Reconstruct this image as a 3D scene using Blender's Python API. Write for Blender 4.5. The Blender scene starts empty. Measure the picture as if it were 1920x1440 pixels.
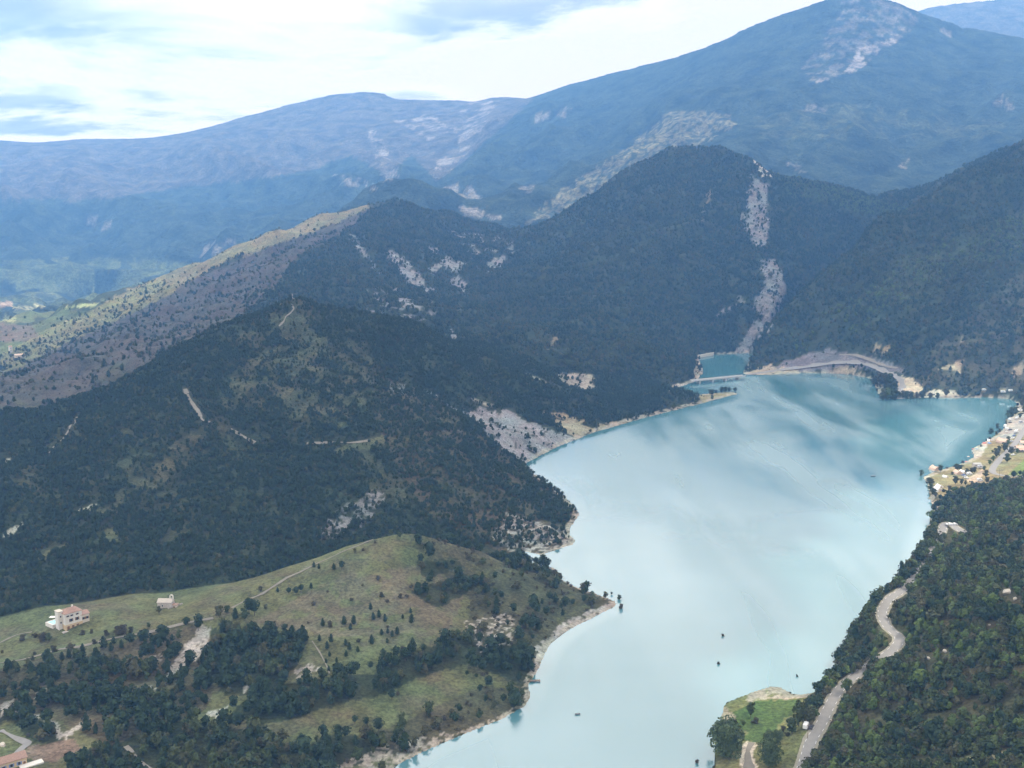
import bpy, bmesh, math, random
import numpy as np
from mathutils import Vector, Matrix

S = bpy.context.scene
COL = S.collection
rnd = random.Random(7)
rng = np.random.default_rng(11)

# ------------------------------------------------------------------ camera
H, F, HOR = 240.0, 2000.0, 390.0            # metres above the lake, focal length and horizon row in photo pixels
PITCH = math.atan((720 - HOR) / F)
CP, SP = math.cos(PITCH), math.sin(PITCH)
cam = bpy.data.cameras.new('camera')
cam.sensor_width = 36.0
cam.lens = F / 1920 * 36.0
cam.clip_start, cam.clip_end = 0.5, 60000
cam_ob = bpy.data.objects.new('camera', cam)
cam_ob.location = (0, 0, H)
cam_ob.rotation_euler = (math.pi / 2 - PITCH, 0, 0)
COL.objects.link(cam_ob)
S.camera = cam_ob

# ------------------------------------------------------------------ sun and sky
SUN_EL, SUN_AZ = math.radians(54), math.radians(72)      # azimuth clockwise from the viewing direction
SUN = Vector((math.sin(SUN_AZ) * math.cos(SUN_EL), math.cos(SUN_AZ) * math.cos(SUN_EL), math.sin(SUN_EL)))
sl = bpy.data.lights.new('sun', 'SUN')
sl.energy, sl.angle, sl.color = 4.6, math.radians(0.53), (1.0, 0.95, 0.88)
so = bpy.data.objects.new('sun', sl)
so.rotation_euler = SUN.to_track_quat('Z', 'Y').to_euler()
so.location = (300, 300, 3000)
COL.objects.link(so)

W = bpy.data.worlds.new('World')
S.world = W
W.use_nodes = True
nt = W.node_tree
nt.nodes.clear()
def N(tree, t, **k):
    n = tree.nodes.new(t)
    for a, b in k.items():
        if a == 'op': n.operation = b
        elif a == 'bt': n.blend_type = b
        else: setattr(n, a, b)
    return n
def L(tree, a, b): tree.links.new(a, b)
def M(tree, op, a, b=None, c=None, clamp=False):
    n = N(tree, 'ShaderNodeMath', op=op); n.use_clamp = clamp
    for i, v in enumerate((a, b, c)):
        if v is None: continue
        if isinstance(v, (int, float)): n.inputs[i].default_value = v
        else: L(tree, v, n.inputs[i])
    return n.outputs[0]
def VM(tree, op, a, b=None):
    n = N(tree, 'ShaderNodeVectorMath', op=op)
    for i, v in enumerate((a, b)):
        if v is None: continue
        if isinstance(v, (tuple, list)): n.inputs[i].default_value = v
        else: L(tree, v, n.inputs[i])
    return n.outputs[0]
def MIX(tree, f, a, b, bt='MIX'):
    n = N(tree, 'ShaderNodeMix', data_type='RGBA', bt=bt)
    for i, v in ((0, f), (6, a), (7, b)):
        if isinstance(v, (int, float)): n.inputs[i].default_value = v
        elif isinstance(v, (tuple, list)): n.inputs[i].default_value = (*v[:3], 1)
        else: L(tree, v, n.inputs[i])
    return n.outputs[2]
def RAMP(tree, f, a, b, lo=0.0, hi=1.0):
    n = N(tree, 'ShaderNodeMapRange', interpolation_type='SMOOTHSTEP')
    L(tree, f, n.inputs[0])
    for i, v in ((1, a), (2, b), (3, lo), (4, hi)): n.inputs[i].default_value = v
    return n.outputs[0]
def NOISE(tree, vec, scale, detail=4, rough=0.55, out=0, dist=0.0):
    n = N(tree, 'ShaderNodeTexNoise')
    L(tree, vec, n.inputs['Vector'])
    n.inputs['Scale'].default_value = scale; n.inputs['Detail'].default_value = detail
    n.inputs['Roughness'].default_value = rough; n.inputs['Distortion'].default_value = dist
    return n.outputs[out]

CX, CY = 15.0, 6.0
sky = N(nt, 'ShaderNodeTexSky', sky_type='NISHITA')
sky.sun_disc = False
sky.sun_elevation, sky.sun_rotation = SUN_EL, SUN_AZ
sky.altitude, sky.air_density, sky.dust_density, sky.ozone_density = 900, 1.0, 1.6, 1.0
geo = N(nt, 'ShaderNodeNewGeometry')
dirv = VM(nt, 'SCALE', geo.outputs['Incoming']); dirv.node.inputs[3].default_value = -1.0
sep = N(nt, 'ShaderNodeSeparateXYZ'); L(nt, dirv, sep.inputs[0])
dz = M(nt, 'MAXIMUM', sep.outputs[2], 0.0)
den = M(nt, 'ADD', dz, 0.10)
comb = N(nt, 'ShaderNodeCombineXYZ')
L(nt, M(nt, 'DIVIDE', sep.outputs[0], den), comb.inputs[0])
L(nt, M(nt, 'DIVIDE', sep.outputs[1], den), comb.inputs[1])
plane = comb.outputs[0]                                     # the cloud layer, seen in perspective
off = VM(nt, 'ADD', plane, (CX, CY, 0.0))
n1 = NOISE(nt, off, 0.75, 7, 0.55, dist=0.35)
n2 = NOISE(nt, VM(nt, 'ADD', off, (0.1, -0.35, 0.0)), 0.75, 4, 0.5, dist=0.35)
more = RAMP(nt, dz, 0.05, 0.26, -0.07, 0.14)                # thin near the horizon, broken cloud above
side = RAMP(nt, M(nt, 'SUBTRACT', sep.outputs[0], M(nt, 'MULTIPLY', dz, 1.2)), -0.50, 0.05, 0.09, -0.09)   # the bank builds up to the left
thick = M(nt, 'ADD', M(nt, 'ADD', n1, more), side)
cover = RAMP(nt, thick, 0.46, 0.60)
soft = RAMP(nt, n2, 0.31, 0.56)
shade = M(nt, 'MULTIPLY', M(nt, 'MULTIPLY', soft, RAMP(nt, thick, 0.47, 0.62)), RAMP(nt, dz, 0.14, 0.32, 1.0, 0.25))
lit = RAMP(nt, dz, 0.13, 0.30, 17.0, 40.0)                   # clouds towards the high sun are brighter
cl = N(nt, 'ShaderNodeCombineColor')
for i in range(3): L(nt, lit, cl.inputs[i])
cloud_col = MIX(nt, shade, cl.outputs[0], (4.8, 4.9, 5.6))
clear = MIX(nt, 0.45, MIX(nt, 1.0, sky.outputs[0], (0.42, 0.42, 0.42), 'MULTIPLY'), (28.0, 23.5, 19.0))
skycol = MIX(nt, cover, clear, cloud_col)
bg = N(nt, 'ShaderNodeBackground'); L(nt, skycol, bg.inputs[0]); bg.inputs[1].default_value = 0.1
wo = N(nt, 'ShaderNodeOutputWorld'); L(nt, bg.outputs[0], wo.inputs[0])

S.view_settings.view_transform = 'Standard'
S.view_settings.look = 'None'
S.view_settings.exposure, S.view_settings.gamma = -0.15, 1.0
S.view_settings.use_curve_mapping = False
S.render.engine = 'CYCLES'
S.cycles.max_bounces = 5; S.cycles.diffuse_bounces = 2; S.cycles.glossy_bounces = 2
S.cycles.transmission_bounces = 2; S.cycles.transparent_max_bounces = 8; S.cycles.volume_bounces = 1
S.cycles.use_denoising = True
S.cycles.caustics_reflective = S.cycles.caustics_refractive = False

# ------------------------------------------------------------------ pixels and points
def ray(px, py):
    cx, cy = (px - 960) / F, (720 - py) / F
    return np.array([cx, CP + SP * cy, -SP + CP * cy])
def at_z(px, py, z=0.0):
    d = ray(px, py); return np.array([0, 0, H]) + d * ((z - H) / d[2])
def at_d(px, py, D):
    d = ray(px, py); return np.array([0, 0, H]) + d * (D / d[1])
def project(X, Y, Z):
    z = Z - H
    dep = Y * CP - z * SP
    upv = Y * SP + z * CP
    return 960 + F * X / dep, 720 - F * upv / dep, dep
def inpoly(x, y, poly):
    x = np.asarray(x); y = np.asarray(y)
    inside = np.zeros(x.shape, bool)
    n = len(poly)
    for i in range(n):
        x0, y0 = poly[i]; x1, y1 = poly[(i + 1) % n]
        if y0 == y1: continue
        c = ((y0 > y) != (y1 > y)) & (x < (x1 - x0) * (y - y0) / (y1 - y0) + x0)
        inside ^= c
    return inside

# ------------------------------------------------------------------ noise
_perm = np.random.default_rng(3).permutation(256)
_perm = np.concatenate([_perm, _perm])
_gr = np.array([(math.cos(a), math.sin(a)) for a in np.linspace(0, 2 * math.pi, 16, endpoint=False)])
def pn(x, y):
    xi = np.floor(x).astype(int); yi = np.floor(y).astype(int)
    xf = x - xi; yf = y - yi
    u = xf * xf * xf * (xf * (xf * 6 - 15) + 10); v = yf * yf * yf * (yf * (yf * 6 - 15) + 10)
    def g(dx, dy):
        h = _perm[_perm[(xi + dx) & 255] + ((yi + dy) & 255)] & 15
        return _gr[h, 0] * (xf - dx) + _gr[h, 1] * (yf - dy)
    a = g(0, 0) + u * (g(1, 0) - g(0, 0)); b = g(0, 1) + u * (g(1, 1) - g(0, 1))
    return (a + v * (b - a)) * 1.5
def fbm(x, y, o=4, s=0.5):
    t = 0; a = 1.0; n = 0
    for i in range(o):
        t = t + a * pn(x + 17.3 * i, y - 9.1 * i); n += a; a *= s; x = x * 2.03; y = y * 2.03
    return t / n
def sstep(x, a, b):
    t = np.clip((x - a) / (b - a), 0, 1); return t * t * (3 - 2 * t)

# ------------------------------------------------------------------ terrain: control lines, then a relaxed height sheet
Z = lambda pts, z=0.0: [at_z(x, y, z) for x, y in pts]
DD = lambda pts: [at_d(*p) for p in pts]
shore = Z([(735,1440),(800,1408),(870,1378),(940,1350),(985,1325),(998,1305),(990,1285),(1003,1268),(1010,1255),(1030,1210),(1060,1185),
  (1110,1160),(1155,1137),(1163,1129),(1140,1120),(1090,1104),(1052,1086),(1047,1066),(1020,1058),(975,1054),(1000,1047),(1040,1033),(1078,1020),
  (1080,1012),(1070,1004),(1069,990),(1085,970),(1087,962),(1070,940),(1040,915),(1010,893),(985,878),(985,868),(1010,857),(1040,840),
  (1080,825),(1115,810),(1150,801),(1200,786),(1260,771),(1320,756),(1388,738),(1384,733),(1340,736),(1300,741),(1285,736),(1250,731),(1290,721),
  (1306,714),(1318,700),(1315,682),(1308,668),(1340,665),(1370,664),(1405,661),(1420,655),(1414,670),(1400,686),(1388,704),(1440,703),(1500,700),(1560,700),(1600,703),
  (1648,713),(1640,722),(1646,740),(1656,750),(1700,748),(1750,745),(1800,747),(1850,745),(1893,748),(1908,756),(1900,772),(1885,786),(1884,800),
  (1868,815),(1850,825),(1838,833),(1820,840),(1818,848),(1828,855),(1810,866),(1780,876),(1745,886),(1725,896),(1736,902),(1739,920),(1741,935),
  (1748,950),(1735,1000),(1722,1060),(1680,1104),(1622,1154),(1592,1194),(1566,1244),(1546,1287),(1525,1300),(1485,1303),(1462,1279),(1440,1286),
  (1400,1301),(1370,1311),(1353,1323),(1350,1350),(1345,1370),(1336,1395),(1341,1420),(1335,1440),(1320,1520),(1250,1650),(900,1650),(760,1500)])
lines = [shore + shore[:1]]
def zl(pts): lines.append([at_z(*p) for p in pts])
def dl(pts): lines.append(DD(pts))
# hill 1: grassy hill, ridge and hollow behind it
dl([(-420,1290,505),(-60,1215,540),(0,1195,546),(90,1168,558),(143,1157,564),(308,1133,592),(450,1090,620),(580,1050,635),(690,1006,645),(755,988,650),
    (800,997,650),(850,1015,650),(920,1045,650),(980,1068,655),(1050,1090,660),(1110,1109,660)])
dl([(-420,1268,532),(0,1150,588),(300,1112,622),(600,1075,655),(800,1062,690),(940,1058,714)])
dl([(480,1205,530),(600,1205,530),(700,1200,532)])
dl([(-420,1330,460),(0,1330,463),(200,1330,465)])
dl([(-420,1450,400),(0,1450,402),(300,1450,406),(560,1450,414)])
dl([(330,1240,520),(350,1222,529),(390,1176,552)])
dl([(880,1160,575),(960,1180,560),(960,1230,535)])
# hill 2: wooded hill
dl([(-420,890,820),(-150,832,900),(0,798,940),(102,772,970),(270,713,1010),(383,630,1080),(492,586,1130),(547,547,1150),(600,565,1170),(746,604,1200),
    (855,640,1250),(965,680,1290),(1100,716,1320),(1200,727,1340),(1290,739,1352)])
dl([(547,547,1150),(560,640,1085),(650,690,1035),(710,760,960),(760,830,885),(850,880,862),(960,920,846),(1050,950,838)])
dl([(547,547,1150),(470,650,1060),(400,760,930),(330,850,850)])
dl([(-420,1010,760),(100,920,780),(300,1000,720)])
# hollows behind hill 2
lines.append([at_d(-420,850,1000)*[1,1,0]+[0,0,-5], at_d(100,780,1110)*[1,1,0]+[0,0,22], at_d(270,720,1170)*[1,1,0]+[0,0,38], at_d(383,640,1270)*[1,1,0]+[0,0,72],
  at_d(492,590,1370)*[1,1,0]+[0,0,94], at_d(600,570,1420)*[1,1,0]+[0,0,96], at_d(750,604,1420)*[1,1,0]+[0,0,80], at_d(860,640,1440)*[1,1,0]+[0,0,66],
  at_d(1000,700,1420)*[1,1,0]+[0,0,22], at_d(1150,715,1440)*[1,1,0]+[0,0,8]])
dl([(965,470,2500),(915,545,2080),(868,618,1640)])
# hill 3
RIDGE3 = [(-420,870,1550),(-150,762,1700),(0,690,1880),(100,640,2000),(200,590,2120),(300,545,2260),(400,490,2400),(500,440,2520),(590,408,2620),(690,388,2700),(740,371,2740),
    (790,388,2750),(850,400,2760),(900,418,2770),(960,430,2780),(1000,428,2780)]
dl(RIDGE3)
dl([(690,388,2700),(640,450,2380),(580,500,2050),(520,560,1650)])
dl([(790,388,2750),(800,450,2420),(790,520,2050),(760,580,1700)])
lines.append([at_d(x, 420, 3000) * [1, 1, 0] + [0, 0, z] for x, z in ((690,150),(800,140),(900,125),(960,110),(1000,110),(1060,130),(1130,170),(1300,230))])
# hill 4 and its rock rib
dl([(1000,428,2780),(1060,400,2780),(1130,360,2760),(1200,304,2740),(1260,268,2720),(1320,256,2700),(1370,266,2640),(1410,288,2580),(1437,325,2540),(1533,347,2600),
    (1600,373,2650),(1683,397,2700),(1740,400,2720)])
dl([(1410,288,2580),(1415,400,2340),(1430,470,2180),(1470,520,2030),(1440,600,1860),(1408,652,1758)])
dl([(1260,268,2720),(1200,420,2320),(1130,540,1950),(1080,640,1620)])
dl([(1150,655,1490),(1190,646,1510),(1240,660,1520)])
# channel behind, hill 5
lines.append([np.array([0.24*1850,1850,2]), at_d(1500,600,2000)*[1,1,0]+[0,0,25], at_d(1600,500,2100)*[1,1,0]+[0,0,75], at_d(1680,440,2300)*[1,1,0]+[0,0,150]])
dl([(1412,680,1625),(1450,600,1680),(1500,550,1740),(1560,500,1800),(1600,460,1850),(1650,412,1900),(1690,394,1950),(1750,367,2000),(1800,337,2040),(1850,309,2080),(1920,268,2130),
    (2050,200,2200),(2300,120,2300)])
dl([(1920,640,1420),(2000,560,1500),(2200,480,1600)])
# camp flat, right slope and its road
zl([(1920,768,3),(1960,800,5),(1960,850,6),(1960,880,7)]); zl([(1880,820,2.5),(1870,850,3),(1830,870,2),(1790,895,3)]); zl([(1900,905,8),(1820,915,5),(1760,930,4)])
ROAD = [(1925,1003,36),(1868,984,34),(1845,990,33),(1812,1000,31),(1776,982,29),(1760,1010,28),(1730,1060,27),(1696,1104,26),(1668,1124,25),(1654,1150,24),(1664,1176,23),(1686,1196,22),
        (1676,1216,20.5),(1650,1235,18),(1612,1262,14),(1575,1292,11),(1553,1330,8),(1538,1362,6.5),(1520,1392,5.5),(1505,1440,5),(1480,1500,5)]
zl(ROAD)
dl([(1800,960,800),(1920,930,810),(2250,860,840)])
dl([(1800,1060,612),(1920,1060,600),(2250,980,560)])
dl([(1900,1112,520),(2000,1100,500),(2250,1060,480)])
dl([(1640,1330,452),(1760,1240,465),(1920,1180,462),(2250,1120,420)])
dl([(1620,1450,405),(1760,1440,385),(1920,1440,352),(2250,1440,330)])
zl([(1400,1380,1.5),(1440,1340,1.6),(1480,1330,2.0)]); zl([(1400,1440,2),(1450,1420,2.5),(1490,1400,3.5)])
lines.append([np.array([250*math.sin(a), 250*math.cos(a), z]) for a, z in ((-.57,45),(-.3,32),(0,30),(.2,40),(.4,80),(.57,105))])
# the valley on the left
zl([(-420,650,-95),(0,645,-95),(90,645,-92)]); zl([(-420,605,-95),(0,600,-95),(190,598,-92)]); zl([(-420,560,-92),(0,556,-92),(290,558,-85)])
# far mountains
FAR_RIDGE = [(-420,275,7000),(0,262,7000),(70,268,7000),(150,260,7000),(300,257,7000),(370,245,7000),(450,220,7000),(560,190,7000),(620,176,7000),(690,169,7000),(718,172,7000),
    (736,185,6950),(800,187,6900),(860,187,6800),(890,191,6800),(920,182,6800),(950,180,6750),(1000,186,6600),(1060,160,6400),(1150,135,6000),(1270,105,5600),(1330,85,5400),
    (1400,50,5200),(1480,20,5100),(1540,0,5050),(1560,-6,5000),(1620,-12,5000),(1680,0,5000),(1720,20,5000),(1800,45,5000),(1920,70,5000),(2050,110,5000),(2300,140,5000)]
dl(FAR_RIDGE)
dl([(-420,280,6400),(0,290,6200),(60,296,6100),(150,322,5800),(250,356,5400),(330,395,5000),(400,450,4500)])
dl([(690,175,7000),(650,260,6200),(560,335,5400),(520,400,4800)])
dl([(920,182,6800),(760,300,5600),(700,330,5000)])
dl([(880,215,6500),(820,330,5200)])
dl([(600,420,3700),(640,398,3700),(700,350,3650),(740,338,3600),(790,346,3600),(850,375,3600),(920,392,3600)])
dl([(560,470,3700),(450,520,3850),(300,548,4000)])
dl([(1480,40,5050),(1380,150,4600),(1275,220,4150),(1150,300,3800),(1050,375,3550),(985,424,3400)])
dl([(1270,105,5600),(1150,250,4900),(1000,355,4300),(940,395,4000)])
dl([(1600,0,5000),(1560,120,4500),(1450,240,3900),(1380,290,3500)])
dl([(1800,60,5000),(1760,250,4000),(1720,350,3300)])
dl([(1920,250,3600),(2250,200,3500)])
lines.append([at_d(1000,430,3150)*[1,1,0]+[0,0,150], at_d(1300,330,3150)*[1,1,0]+[0,0,230], at_d(1500,350,3100)*[1,1,0]+[0,0,250], at_d(1700,395,3150)*[1,1,0]+[0,0,235], at_d(1950,395,3150)*[1,1,0]+[0,0,260]])
lines.append([at_d(700,430,3250)*[1,1,0]+[0,0,60], at_d(850,430,3250)*[1,1,0]+[0,0,110], at_d(1000,430,3150)*[1,1,0]+[0,0,150]])
dl([(1640,70,7400),(1700,24,7400),(1752,8,7400),(1800,2,7400),(1860,-4,7400),(1920,-10,7400),(2050,-30,7400),(2300,-30,7400)])
lines.append([np.array([6200*math.sin(a), 6200*math.cos(a), 700]) for a in (.3,.4,.57)])
lines.append([np.array([R*math.sin(a), R*math.cos(a), z]) for a, R, z in ((-.57,8680,420),(-.44,8450,420),(-.3,8050,430),(-.1,7750,600),(0,7700,600),(.08,7650,560))])
lines.append([np.array([D*math.sin(a), D*math.cos(a), z]) for a, D, z in ((.1,6900,620),(.17,6400,700),(.22,6100,760),(.28,5900,800))])
lines.append([np.array([8700*math.sin(a), 8700*math.cos(a), 500]) for a in (-.57,-.3,0,.3,.57)])

TH0, TH1, LR0, LR1, ST = -0.576, 0.576, math.log(250), math.log(8750), 0.0036
NT = int((TH1 - TH0) / ST) + 1; NR = int((LR1 - LR0) / ST) + 1
def tl(P): return math.atan2(P[0], P[1]), math.log(math.hypot(P[0], P[1]))
acc = np.zeros((NR, NT)); cnt = np.zeros((NR, NT))
for ln in lines:
    for a, b in zip(ln[:-1], ln[1:]):
        (t0, l0), (t1, l1) = tl(a), tl(b)
        n = int(max(abs(t1 - t0), abs(l1 - l0)) / ST * 2) + 2
        for k in range(n + 1):
            f = k / n
            i = int(round((l0 + (l1 - l0) * f - LR0) / ST)); j = int(round((t0 + (t1 - t0) * f - TH0) / ST))
            if 0 <= i < NR and 0 <= j < NT:
                acc[i, j] += a[2] + (b[2] - a[2]) * f; cnt[i, j] += 1
fix = cnt > 0
val = np.where(fix, acc / np.maximum(cnt, 1), 0.0)
LT, TT = np.meshgrid(LR0 + ST * np.arange(NR), TH0 + ST * np.arange(NT), indexing='ij')
lakepoly = [tl(p) for p in shore]
lake = inpoly(TT, LT, lakepoly)
fix = fix | lake
def relax(z, m, v, it, w=1.0):
    z[m] = v[m]
    for _ in range(it):
        p = np.pad(z, 1, mode='edge')
        s = (p[:-2, 1:-1] + p[2:, 1:-1] + p[1:-1, :-2] + p[1:-1, 2:]) * 0.25
        z = np.where(m, v, z + w * (s - z))
    return z
def solve(m, v, lev):
    if lev == 0 or min(m.shape) < 24:
        return relax(np.where(m, v, v[m].mean() if m.any() else 0.0), m, v, 600)
    r, c = m.shape; r2, c2 = (r + 1) // 2, (c + 1) // 2
    mp = np.zeros((r2 * 2, c2 * 2)); vp = np.zeros_like(mp); mp[:r, :c] = m; vp[:r, :c] = np.where(m, v, 0)
    cm = mp.reshape(r2, 2, c2, 2).sum((1, 3)); cv = vp.reshape(r2, 2, c2, 2).sum((1, 3))
    zc = solve(cm > 0, cv / np.maximum(cm, 1), lev - 1)
    z = np.repeat(np.repeat(zc, 2, 0), 2, 1)[:r, :c].copy()
    return relax(z, m, v, 90)
zg = solve(fix, val, 5)
def blur(a, k, n=1):
    for _ in range(n):
        for ax in (0, 1):
            p = np.pad(a, [(k, k) if q == ax else (0, 0) for q in (0, 1)], mode='edge')
            c = np.cumsum(np.insert(p, 0, 0, axis=ax), axis=ax)
            a = (np.take(c, np.arange(2 * k + 1, c.shape[ax]), ax) - np.take(c, np.arange(0, c.shape[ax] - 2 * k - 1), ax)) / (2 * k + 1)
    return a
land = np.clip(np.abs(zg) / 6, 0, 1)
zg = zg + (blur(zg, 2, 2) - zg) * land * np.where(LT > math.log(1500), 0.3, 0.85)
near_fix = np.clip(blur(fix.astype(float), 5, 2) * 6, 0, 1)
wide_fix = np.clip(blur(fix.astype(float), 9, 2) * 9, 0, 1)
lakedist = blur(lake.astype(float), 2, 2)
# finer sheet: twice the columns
TS = ST / 2
NT2 = NT * 2 - 1
def up2(a):
    o = np.zeros((a.shape[0], NT2)); o[:, ::2] = a; o[:, 1::2] = (a[:, :-1] + a[:, 1:]) / 2; return o
zf = up2(zg); nf = up2(np.where(LT > math.log(1450), wide_fix, near_fix)); lk = up2(lakedist)
LF, TF = np.meshgrid(LR0 + ST * np.arange(NR), TH0 + TS * np.arange(NT2), indexing='ij')
RF = np.exp(LF); XF = RF * np.sin(TF); YF = RF * np.cos(TF)
rough = sstep(zf, 2, 14) + sstep(-zf, 2, 14)
rough *= 1 - np.where(RF > 1450, 0.93, 0.72) * nf
xs, ys = zip(*sorted((math.atan2(*at_d(x, y, d)[:2]), math.log(math.hypot(*at_d(x, y, d)[:2]))) for x, y, d in FAR_RIDGE))
skyline = np.interp(TF, xs, ys)
rough *= 1 - 0.93 * sstep(LF, skyline - 0.22, skyline - 0.03)
disp = np.zeros_like(zf)
for k, wl in enumerate((1600, 800, 400, 200, 100, 50, 25, 12)):
    gate = sstep(RF, 3.2 * wl, 7 * wl) * (1 - sstep(RF, 260 * wl, 420 * wl))
    q = 0.8 * fbm(XF / 900 + k, YF / 900, 2)
    n = 0.52 - 2 * np.abs(pn(XF / wl + q + 7.7 * k, YF / wl - q)) if wl > 60 else pn(XF / wl + 3.3 * k, YF / wl)
    disp += gate * 0.062 * wl * n * (1 if wl > 60 else 0.7) * (1 + 0.55 * sstep(RF, 800, 1500) + 0.45 * sstep(RF, 2500, 3600))
zf = zf + disp * rough
zf = np.where(lk > 0.02, np.where(lk > 0.5, -0.3 - 9 * (lk - 0.5), zf), zf)

# ------------------------------------------------------------------ ground cover: albedo and tree density per vertex
PX, PY, DEP = project(XF, YF, zf)
jx = 9 * fbm(TF / 0.016, LF / 0.016, 4, 0.6); jy = 7 * fbm(TF / 0.016 + 40, LF / 0.016 + 9, 4, 0.6)
QX, QY = PX + jx, PY + jy
speck = fbm(XF / 9, YF / 9, 3, 0.7)
def band(wl, o=3, sx=1.0, ang=0.0, s=0):
    c, q = math.cos(ang), math.sin(ang)
    return fbm((XF * c + YF * q) / wl + s, (-XF * q + YF * c) / (wl * sx) + s, o, 0.6)
ROCK = (0.34, 0.335, 0.33); SCREE = (0.19, 0.19, 0.205); SOIL = (0.033, 0.041, 0.023); GRASS = (0.092, 0.100, 0.050)
DRY = (0.20, 0.17, 0.10); SCRUB = (0.125, 0.10, 0.085); TAN = (0.24, 0.205, 0.15); LUSH = (0.056, 0.092, 0.030); BARE = (0.082, 0.074, 0.064)
ALB = np.empty(zf.shape + (3,)); ALB[:] = SOIL
DEN = np.full(zf.shape, 0.9)
HUE = np.zeros(zf.shape)                                        # share of light broadleaf trees
def paint(poly, d0, d1, col=None, a=1.0, den=None, mot=0.0, wl=None, hue=None, jit=True):
    x, y = (QX, QY) if jit else (PX, PY)
    xs = [p[0] for p in poly]; ys = [p[1] for p in poly]
    m = (DEP > d0) & (DEP < d1) & (x > min(xs)) & (x < max(xs)) & (y > min(ys)) & (y < max(ys))
    idx = np.nonzero(m)
    if len(idx[0]) == 0: return
    k = inpoly(x[idx], y[idx], poly)
    idx = (idx[0][k], idx[1][k])
    w = np.full(len(idx[0]), a)
    if mot:
        w0 = wl or 0.016 * (d0 + d1) / 2
        w = w * sstep(fbm(XF[idx] / w0 + 5, YF[idx] / w0, 4, 0.62), mot - 0.6, mot - 0.45)
    if col is not None: ALB[idx] += (np.array(col) - ALB[idx]) * w[:, None]
    if den is not None: DEN[idx] += (den - DEN[idx]) * w
    if hue is not None: HUE[idx] += (hue - HUE[idx]) * w
def zoomed(x0, y0, s, pts): return [(x0 + x / s, y0 + y / s) for x, y in pts]
BIG = [(-9000,-9000),(11000,-9000),(11000,9000),(-9000,9000)]
# far mountains and valley
far = DEP > 3000
ALB[far] = (0.030, 0.040, 0.028)
ridge_l = [(-500,270),(0,255),(150,250),(370,235),(560,180),(690,160),(740,175),(890,180),(950,170),(1010,176)]
paint(ridge_l + [(930,250),(870,300),(820,340),(770,290),(725,330),(660,290),(580,320),(480,335),(350,350),(200,372),(0,372),(-500,370)], 4200, 9000, BARE, 0.85)
paint([(-500,280),(0,282),(150,315),(270,352),(140,380),(-500,400)], 4200, 9000, BARE, 0.7, mot=0.55)
for pl in ([(690,240),(712,248),(748,330),(720,338),(700,290)], [(820,300),(870,268),(880,280),(850,318),(815,320)], [(880,190),(935,190),(900,250),(860,270),(850,230)],
           [(600,318),(680,335),(720,360),(640,345)], [(825,350),(880,345),(915,392),(900,412),(860,395)], [(860,390),(1000,385),(930,412)], [(160,400),(215,420),(200,436),(165,425)],
           [(390,455),(445,452),(430,490),(370,495)], [(1000,215),(1100,195),(1090,210),(1000,230)], [(970,350),(1010,345),(985,368)], [(740,225),(800,215),(850,240),(800,262)]):
    paint(pl, 2950, 9000, (0.20, 0.185, 0.17), 0.7, mot=0.56)
zp = lambda *p: zoomed(960, 0, 2, p)
paint(zp((1150,-40),(1250,30),(1200,100),(1140,180),(1085,250),(1120,305),(1280,275),(1330,195),(1470,145),(1530,60),(1440,-40)), 3000, 6000, (0.12,0.112,0.098), 0.8, mot=0.55, wl=60)
paint(zp((1300,180),(1470,140),(1400,180),(1290,270),(1250,270)), 3000, 6000, (0.22,0.20,0.19), 0.8, mot=0.45)
paint(zp((1130,300),(1230,285),(1150,312)), 3000, 6000, (0.22,0.20,0.19), 0.8, mot=0.4)
paint(zp((600,415),(820,425),(835,470),(700,545),(560,610),(330,735),(50,850),(100,775),(240,670),(420,560)), 2950, 6000, (0.15,0.14,0.09), 0.8, mot=0.5, wl=28)
paint(zp((900,440),(1250,380),(1850,460),(1830,520),(1200,520),(930,520)), 2950, 6000, (0.07,0.078,0.042), 0.6, mot=0.55)
for pl in (zp((1010,590),(1120,640),(1080,650),(1020,610)), zp((1450,620),(1500,590),(1480,640)), zp((1460,760),(1560,700),(1540,760),(1480,790)), zp((1600,110),(1660,100),(1640,140)),
           zp((1850,360),(1890,410),(1860,420)), zp((1110,370),(1190,420),(1090,420)), zp((1610,680),(1670,690),(1640,705)), zp((1800,380),(1850,350),(1850,400))):
    paint(pl, 2950, 6000, (0.18,0.165,0.15), 0.7, mot=0.5)
paint([(1700,40),(1760,0),(2000,-30),(2400,-60),(2400,160),(1950,90)], 6000, 9000, BARE, 0.8)
xs, ys = zip(*sorted((math.atan2(*at_d(x, 700, d)[:2]), math.log(math.hypot(*at_d(x, 700, d + 40)[:2]))) for x, y, d in RIDGE3[:11]))
back3 = (LF > np.interp(TF, xs, ys)) & (PX < 700)              # beyond the rocky ridge: open valley land
vf = back3 & (DEP < 4600) & (zf < 30)
DEN[back3] = 0.05
fld = np.floor(4 * fbm(XF / 260, YF / 420, 2) + 0.3 * fbm(XF / 40, YF / 40, 2)) % 4
ALB[vf & (fld == 0)] = (0.075, 0.092, 0.045); ALB[vf & (fld == 1)] = (0.06, 0.075, 0.035); ALB[vf & (fld == 2)] = (0.085, 0.10, 0.05)
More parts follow.
